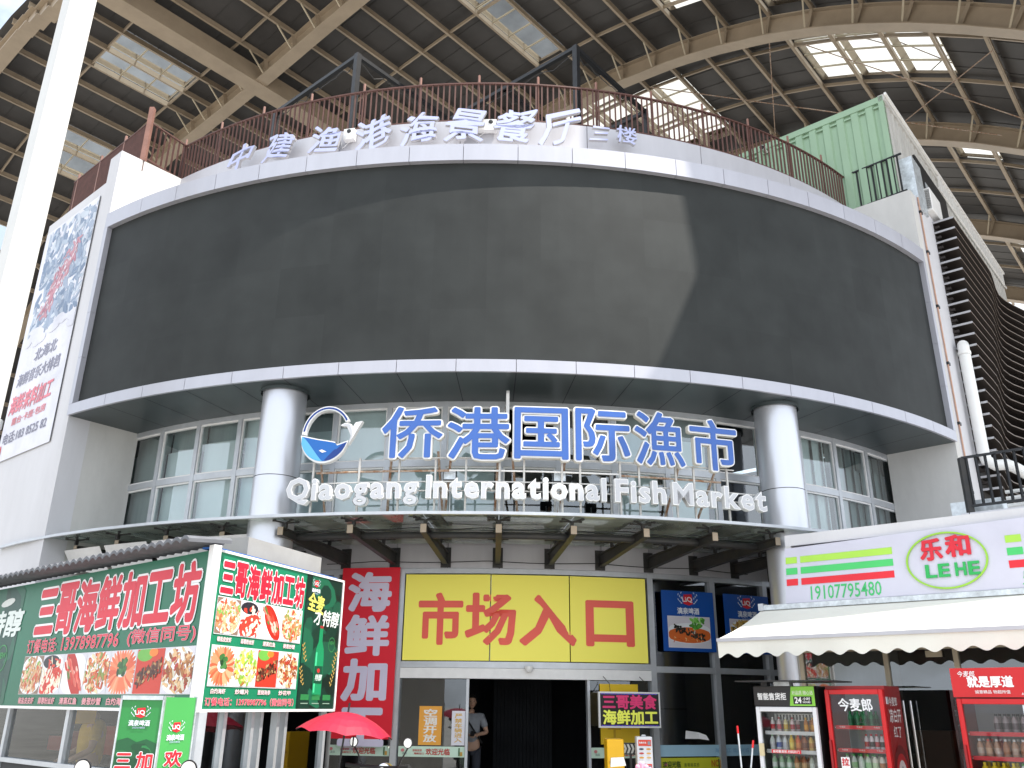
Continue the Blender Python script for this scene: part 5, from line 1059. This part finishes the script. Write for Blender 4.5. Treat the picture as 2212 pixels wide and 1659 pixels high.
# ------------------------------------------------------------------ people
def skin(name, nodes, edges, parent, m, sub=2):
    me = bpy.data.meshes.new(name); org = wloc(parent); me.from_pydata([V(p)-org for p, r in nodes], edges, []); o = bpy.data.objects.new(name, me); COL.objects.link(o); o.parent = parent
    o['_w'] = tuple(org); me.materials.append(M[m]); md = o.modifiers.new('skin', 'SKIN'); 
    for i, (p, r) in enumerate(nodes):
        rr = r if isinstance(r, tuple) else (r, r); me.skin_vertices[0].data[i].radius = rr; me.skin_vertices[0].data[i].use_root = (i == 0)
    md.use_smooth_shade = True; s2 = o.modifiers.new('sub', 'SUBSURF'); s2.levels = sub; s2.render_levels = sub; return o
def head(parent, c, fwd, k=1.0, mask=False, cap=None):
    c = V(c); fwd = V(fwd).normalized(); rt = fwd.cross(V((0, 0, 1))).normalized(); up = V((0, 0, 1)); mb = MB(); n, m_ = 20, 14; base = []
    def hp(th, ph):          # th 0..pi from top, ph around; face at ph = 0
        x, y, z = math.sin(th)*math.cos(ph), math.sin(th)*math.sin(ph), math.cos(th)
        wx = .098 if x > 0 else .10; jaw = 1-.28*max(0, -z)**1.3; px = x*wx*(1-.1*max(0, -z)); py = y*.076*jaw; pz = z*.118
        if x > .6: 
            g = math.exp(-((y/.16)**2)); px += .022*g*math.exp(-(((z+.12)/.18)**2)); px -= .010*math.exp(-(((abs(y)-.32)/.15)**2))*math.exp(-(((z-.08)/.12)**2)); px += .008*g*math.exp(-(((z+.5)/.1)**2)); px += .006*math.exp(-(((z-.25)/.08)**2))
        return c+(fwd*px+rt*py+up*pz)*k
    vs_ = [hp(math.pi*(i+.001)/m_ if i < m_ else math.pi*.999, 2*math.pi*j/n) for i in range(m_+1) for j in range(n)]
    mb.mesh(vs_, [(i*n+j, (i+1)*n+j, (i+1)*n+(j+1) % n, i*n+(j+1) % n) for i in range(m_) for j in range(n)], 'skin')
    for sg_ in (-1, 1):
        mb.lathe(c+(rt*.074*sg_-fwd*.005)*k, [(0, .012*k), (.02*k, .008*k), (.028*k, 0)], 'skin', 10, rt*sg_)
    o = build('face', mb, parent, smooth=True)
    mb = MB()
    for sg_ in (-1, 1): mb.lathe(c+(fwd*.083+rt*.03*sg_+up*.008)*k, [(0, .006), (.008, .004), (.012, 0)], 'rubber', 10, fwd); mb.bar(c+(fwd*.088+rt*.015*sg_+up*.034)*k, c+(fwd*.082+rt*.045*sg_+up*.032)*k, .004, .006, 'hair')
    mb.bar(c+(fwd*.092-rt*.022-up*.058)*k, c+(fwd*.092+rt*.022-up*.058)*k, .004, .007, 'red_dark'); build('eyes', mb, parent)
    mb = MB(); vs_ = []
    for i in range(8):
        for j in range(n):
            ph = 2*math.pi*j/n; lim = 1.05 if math.cos(ph) > .35 else (1.5 if math.cos(ph) > -.2 else 1.95); th = lim*i/7+.001; q = hp(th, ph)-c; vs_.append(c+q*1.0+q.normalized()*(.014+.003*math.sin(j*5+i*3))*k)
    mb.mesh(vs_, [(i*n+j, (i+1)*n+j, (i+1)*n+(j+1) % n, i*n+(j+1) % n) for i in range(7) for j in range(n)], 'hair'); build('hair', mb, parent, smooth=True)
def hand(nodes, edges, wi, wrist, aim, side, curl, k=1.0):
    wrist = V(wrist); aim = V(aim).normalized(); side = V(side).normalized(); dn = aim.cross(side); b = len(nodes)
    nodes.append((tuple(wrist+aim*.05*k), (.036*k, .018*k))); edges.append((wi, b)); nodes.append((tuple(wrist+aim*.085*k), (.038*k, .016*k))); edges.append((b, b+1))
    for q, (off, ln) in enumerate(((-.03, .062), (-.01, .074), (.01, .07), (.03, .055))):
        i = len(nodes); p1 = wrist+aim*(.10*k)+side*off*k; p2 = p1+(aim*math.cos(curl*.6)+dn*math.sin(curl*.6))*ln*.5*k; p3 = p2+(aim*math.cos(curl*1.5)+dn*math.sin(curl*1.5))*ln*.5*k
        nodes += [(tuple(p1), .0095*k), (tuple(p2), .009*k), (tuple(p3), .0075*k)]; edges += [(b+1, i), (i, i+1), (i+1, i+2)]
    i = len(nodes); p1 = wrist+aim*.05*k-side*.035*k; p2 = p1+(aim*.7-side*.5+dn*.3).normalized()*.035*k; p3 = p2+(aim*.9+dn*.4).normalized()*.028*k
    nodes += [(tuple(p1), .012*k), (tuple(p2), .0105*k), (tuple(p3), .009*k)]; edges += [(b, i), (i, i+1), (i+1, i+2)]
def person(loc, fwd, label, shirt, arms, strap=False, grp=None):
    """arms: for each side (shoulder-relative) elbow and wrist offsets in (right, forward, up) from the pelvis origin on the ground"""
    o_ = V(loc); fwd = V(fwd).normalized(); rt = fwd.cross(V((0, 0, 1))).normalized()
    P = lambda r, f_, u: tuple(o_+rt*r+fwd*f_+V((0, 0, u)))
    t = thing('person', label, 'person', tuple(o_))
    nd = [(P(0, 0, .93), (.15, .105)), (P(0, 0, 1.08), (.145, .10)), (P(0, .01, 1.25), (.16, .11)), (P(0, 0, 1.38), (.14, .095)), (P(0, 0, 1.45), (.06, .06)), (P(0, .015, 1.53), (.052, .052))]; ed = [(i, i+1) for i in range(5)]
    for sg_, (el, wr) in zip((-1, 1), arms):
        i = len(nd); nd += [(P(sg_*.17, 0, 1.39), .062), (P(*el), .043), (P(*wr), .028)]; ed += [(3, i), (i, i+1), (i+1, i+2)]
        hand(nd, ed, i+2, P(*wr), V(P(*wr))-V(P(*el)), rt*(1)+V((0, 0, 0)), .8)
        i = len(nd); nd += [(P(sg_*.09, 0, .86), .088), (P(sg_*.1, .02, .48), .058), (P(sg_*.1, 0, .09), .042), (P(sg_*.1, .14, .035), (.042, .03))]; ed += [(0, i), (i, i+1), (i+1, i+2), (i+2, i+3)]
    skin('body', nd, ed, t, 'skin')
    sh_ = [(P(0, 0, .90), (.165, .12)), (P(0, 0, 1.08), (.16, .115)), (P(0, .01, 1.25), (.175, .125)), (P(0, 0, 1.385), (.15, .105)), (P(0, .005, 1.44), (.075, .07))]; se = [(i, i+1) for i in range(4)]
    for sg_, (el, wr) in zip((-1, 1), arms):
        i = len(sh_); e1 = V(P(sg_*.175, 0, 1.39)); e2 = e1.lerp(V(P(*el)), .75); sh_ += [(tuple(e1), .078), (tuple(e2), .066)]; se += [(3, i), (i, i+1)]
    skin('shirt', sh_, se, t, shirt)
    tr = [(P(0, 0, .93), (.165, .12))]; te = []
    for sg_ in (-1, 1):
        i = len(tr); tr += [(P(sg_*.09, 0, .84), .10), (P(sg_*.1, .02, .48), .075), (P(sg_*.1, 0, .08), .062)]; te += [(0, i), (i, i+1), (i+1, i+2)]
    skin('trousers', tr, te, t, 'trousers')
    if strap:
        mb = MB(); mb.tube([P(.16, .0, 1.47), P(.12, .11, 1.40), P(.02, .155, 1.25), P(-.1, .14, 1.08), P(-.19, .03, .96)], .016, 'rubber', 6); mb.tube([P(.16, .0, 1.47), P(.05, -.14, 1.3), P(-.19, .03, .96)], .016, 'rubber', 6); build('strap', mb, t)
    head(t, P(0, .035, 1.635), fwd)
    return t, P
t, P = person((-.66, 16.35, .06), (.1, -1, 0), 'person in grey shirt with a dark shoulder strap looking at a phone inside the doorway', 'shirt_grey', (((-.28, .04, 1.13), (-.09, .24, 1.1)), ((.28, .04, 1.13), (.09, .24, 1.1))), True)
mb = MB(); c = V(P(0, .34, 1.12)); mb.bar(c-V((.035, 0, 0)), c+V((.035, 0, .0)), .14, .01, 'black_plastic', up=V((0, -.5, .8)))
tag(build('phone', mb, bevel=.003), 'dark phone held in both hands by the person in the doorway', 'phone')
person(tuple(KL.p(3.9, .0, -.55)), tuple(KL.n*.8-KL.d*.2), 'person in a yellow shirt behind the food stall window', 'shirt_yellow', (((-.3, .05, 1.12), (-.2, .28, 1.0)), ((.3, .05, 1.12), (.2, .28, 1.0))))
# ------------------------------------------------------------------ scooters, parasol and small things before the entrance
def scooter(loc, ang, label, bodymat, mirror_shape='round'):
    a = R_(ang); f = V((math.sin(a), math.cos(a), 0)); r = V((f.y, -f.x, 0)); o_ = V(loc); P = lambda x, y, z: o_+r*x+f*y+V((0, 0, z))
    t = thing('scooter', label, 'scooter', tuple(o_), 'scooters parked before the entrance')
    for y in (.62, -.6):
        mb = MB(); mb.lathe(P(-.045, y, .22), [(.12, .0), (.2, .0), (.215, .02), (.215, .07), (.2, .09), (.12, .09), (.12, 0)], 'rubber', 24, r); w_ = build('wheel', mb, t, smooth=True)
        mb = MB(); mb.lathe(P(-.03, y, .22), [(0, 0), (.125, 0), (.125, .06), (0, .06)], 'galv', 16, r); build('rim', mb, w_)
    mb = MB()
    def sec(y, z0, z1, hw): return [P(-hw, y, z0), P(hw, y, z0), P(hw*.8, y, z1), P(-hw*.8, y, z1)]
    S = [sec(-.78, .42, .68, .08), sec(-.55, .38, .76, .15), sec(-.1, .3, .74, .16), sec(.02, .24, .36, .15), sec(.3, .24, .34, .16), sec(.38, .26, .8, .2), sec(.48, .34, .98, .17), sec(.56, .5, .96, .08)]
    base = len(mb.v); mb.v += [p for s_ in S for p in s_]
    for i in range(len(S)-1):
        for j in range(4): mb.f.append((base+i*4+j, base+i*4+(j+1) % 4, base+(i+1)*4+(j+1) % 4, base+(i+1)*4+j)); mb.m.append(bodymat); mb.c.append(None)
    for i in (0, len(S)-1): mb.f.append(tuple(base+i*4+j for j in range(4))); mb.m.append(bodymat); mb.c.append(None)
    build('body', mb, t, bevel=.03)
    mb = MB(); mb.hexa([P(-.13, -.7, .76), P(.13, -.7, .76), P(.13, -.05, .75), P(-.13, -.05, .75), P(-.11, -.7, .84), P(.11, -.7, .84), P(.11, -.08, .82), P(-.11, -.08, .82)], 'rubber'); build('seat', mb, t, bevel=.03)
    mb = MB(); mb.tube([P(0, .62, .22), P(0, .46, .95), P(0, .42, 1.05)], .03, 'galv', 10); mb.tube([P(-.34, .3, 1.06), P(-.2, .36, 1.05), P(0, .42, 1.04), P(.2, .36, 1.05), P(.34, .3, 1.06)], .016, 'black_plastic', 8)
    for sg_ in (-1, 1): mb.tube([P(sg_*.22, .35, 1.05), P(sg_*.36, .29, 1.065)], .022, 'rubber', 8)
    build('handlebar', mb, t); mb = MB(); mb.lathe(P(0, .5, 1.0), [(0, .06), (.06, .05), (.085, 0), (.08, -.06), (0, -.07)], 'chrome', 16, f); build('headlight', mb, t, smooth=True)
    for sg_ in ((-1, 1) if mirror_shape == 'round' else (-1,)):
        mb = MB(); mb.tube([P(sg_*.2, .36, 1.06), P(sg_*.27, .36, 1.18), P(sg_*.31, .35, 1.24)], .008, 'black_plastic', 6); c = P(sg_*.31, .34, 1.28)
        if mirror_shape == 'round': mb.lathe(c, [(0, .03), (.042, .02), (.052, 0), (.049, -.006)], 'black_plastic', 20, f); mb.lathe(c, [(.044, -.007), (0, -.0075)], 'chrome', 20, f)
        else: mb.hexa([c-r*.055-V((0, 0, .03))+f*.02, c+r*.055-V((0, 0, .02))+f*.02, c+r*.055-V((0, 0, .02)), c-r*.055-V((0, 0, .03)), c-r*.05+V((0, 0, .03))+f*.02, c+r*.04+V((0, 0, .035))+f*.02, c+r*.04+V((0, 0, .035)), c-r*.05+V((0, 0, .03))], 'chrome')
        build('mirror', mb, t, smooth=mirror_shape == 'round')
    return t, P
scooter((-2.18, 5.15, 0), 0, 'scooter with two round mirrors in front of the green pillar sign', 'print' if False else 'black_plastic')
t, P = scooter((-1.42, 9.15, 0), 20, 'scooter carrying the red parasol', 'container_green')
scooter((1.08, 6.2, 0), 0, 'scooter with white mirror and pink cloth in front of the yellow stand', 'black_plastic', 'flat')
mb = MB()
c = V((.93, 6.5, 1.12))
for i in range(5): mb.bar(c+V((.015*i-.03, .02*i, -.25)), c+V((.03*i-.03, .01*i, .17-.02*abs(i-1))), .05, .03, 'pink')
tag(build('pink_cloth', mb, bevel=.012), 'pink cloth hanging on the handlebar of the scooter in front', 'cloth')
um = thing('parasol', 'small red parasol clamped on a scooter before the red banner', 'parasol', (-1.68, 9.5, .9))
c = V((-1.66, 9.5, 1.585)); tl = V((.10, .02, 1)).normalized(); mb = MB(); n = 8; ax = V((1, 0, -.1)).normalized(); ay = tl.cross(ax)
def up_(r, k, sag=0):
    g = 2*math.pi*k/n+.2; return c+(ax*math.cos(g)+ay*math.sin(g))*r-tl*(.02+.85*r*r+sag)
for k in range(n):
    for i in range(5):
        for h in range(4):
            r0, r1 = .5*i/5, .5*(i+1)/5; k0, k1 = k+h/4, k+(h+1)/4
            d0 = lambda kk: .035*math.sin(math.pi*(kk % 1)); q = [(r0, k0), (r1, k0), (r1, k1), (r0, k1)]
            mb.face([up_(r*(1-.06*math.sin(math.pi*((kk-k) if kk-k < 1 else 0.0 if kk-k == 0 else 1.0))), kk, 0) for r, kk in q], 'red_cloth')
build('fabric', mb, um, smooth=True)
mb = MB(); mb.tube([c+tl*.07, c-tl*.75], .01, 'black_plastic', 8); build('pole', mb, um)
mb = MB()
for k in range(n): mb.tube([up_(.05, k, .012), up_(.25, k, .012), up_(.49, k, .012)], .005, 'black_plastic', 5)
build('ribs', mb, um)
mb = MB(); e = up_(.47, 7.6); mb.tube([e, e-V((0, 0, .09))], .008, 'black_plastic', 6); mb.lathe(e-V((0, 0, .10)), [(0, .02), (.016, .01), (0, -.01)], 'chrome', 10); build('tie_strap', mb, um)
# stands by the right door
st = thing('yellow_stand', 'bright yellow cabinet standing at the right door below the lit sign board', 'stand', (1.5, 13.3, 0)); mb = MB(); mb.box((1.38, 13.0, .12), (1.62, 13.4, 1.215), 'yellow_box'); build('cabinet', mb, st, bevel=.015)
mb = MB(); mb.box((1.40, 12.992, .9), (1.6, 12.998, .93), 'print', hx('d09a08')); mb.box((1.40, 12.992, .55), (1.6, 12.998, .58), 'print', hx('d09a08')); build('door', mb, st)
mb = MB(); F = Fr((1.64, 13.3), (1, 0))
for k in range(4): F.poly(mb, [(k*.055, 1.02), (.03+k*.055, 1.02), (.055+k*.055, 1.08), (.03+k*.055, 1.14), (k*.055, 1.14), (.025+k*.055, 1.08)], .004, hx('c8ccc8'))
F.box(mb, -.03, .24, 1.0, 1.16, -.01, 0, 'fridge_black'); mb.bar(V((1.75, 13.31, .1)), V((1.75, 13.31, 1.0)), .04, .03, 'fridge_black')
tag(build('arrow_sign', mb), 'small black sign with grey chevrons between the yellow and white stands', 'sign')
pb = thing('power_bank_station', 'white power bank rental station with red screens at the right door', 'rental station', (1.91, 13.1, 0)); mb = MB(); mb.box((1.80, 13.0, .12), (2.02, 13.2, 1.25), 'fridge_white'); mb.box((1.88, 13.05, 1.25), (1.94, 13.1, 1.275), 'fridge_white'); build('case', mb, pb, bevel=.015)
mb = MB(); F = Fr((1.80, 12.998), (1, 0))
for z in (1.13, .82):
    F.rect(mb, .02, .2, z, z+.08, .004, hx('e0442c')); F.text(mb, '免费充电', .03, .13, z+.03, z+.055, .006, (.92, .9, .9), .02); F.rect(mb, .15, .19, z+.015, z+.06, .006, hx('8c9098'))
    for i in range(3):
        for j in range(2): F.ell(mb, .06+j*.1, z-.04-i*.055, .034, .012, .004, hx(['30384c', 'd89838', 'c83c3c', 'e0a860', 'e0a040', 'd8b070'][i*2+j]), 12)
build('screen', mb, pb)
for (x0, z0, x1, z1, lab) in ((2.24, 1.46, 2.26, 0, 'upright red tipped white broom stick beside the vending fridge'), (2.38, 1.33, 2.15, 0, 'leaning red tipped white broom stick beside the vending fridge')):
    t = thing('broom', lab, 'broom', (x1, 9, 0), 'broom sticks'); a, b = V((x0, 9.02, z0)), V((x1, 8.95, .12)); mb = MB(); mb.tube([a, b], .008, 'galv', 8); build('handle', mb, t)
    mb = MB(); mb.tube([a+(a-b).normalized()*.02, a-(a-b).normalized()*.05], .010, 'red_paint', 8); build('grip', mb, t)
    mb = MB(); mb.hexa([b+V((-.16, -.05, -.12)), b+V((.16, -.05, -.12)), b+V((.16, .05, -.12)), b+V((-.16, .05, -.12)), b+V((-.1, -.02, .04)), b+V((.1, -.02, .04)), b+V((.1, .02, .04)), b+V((-.1, .02, .04))], 'red_paint'); build('brush', mb, t)
mb = MB(); f = rf(10.84, 18.6); mb.face([f.p(-.05, 1.14, .0), f.p(.2, 1.14, .04), f.p(.2, 1.24, .03), f.p(-.03, 1.27, .0)], 'white_paint'); mb.face([f.p(.2, 1.14, .04), f.p(.34, 1.12, .12), f.p(.3, 1.2, .1), f.p(.2, 1.24, .03)], 'white_paint')
tag(build('paper_sheet', mb), 'curled white paper sheet on the window ledge right of the doors', 'paper')
for o in list(bpy.data.objects):
    if '_w' in o: del o['_w']
bpy.data.objects.remove(_fo); bpy.data.curves.remove(_fc)
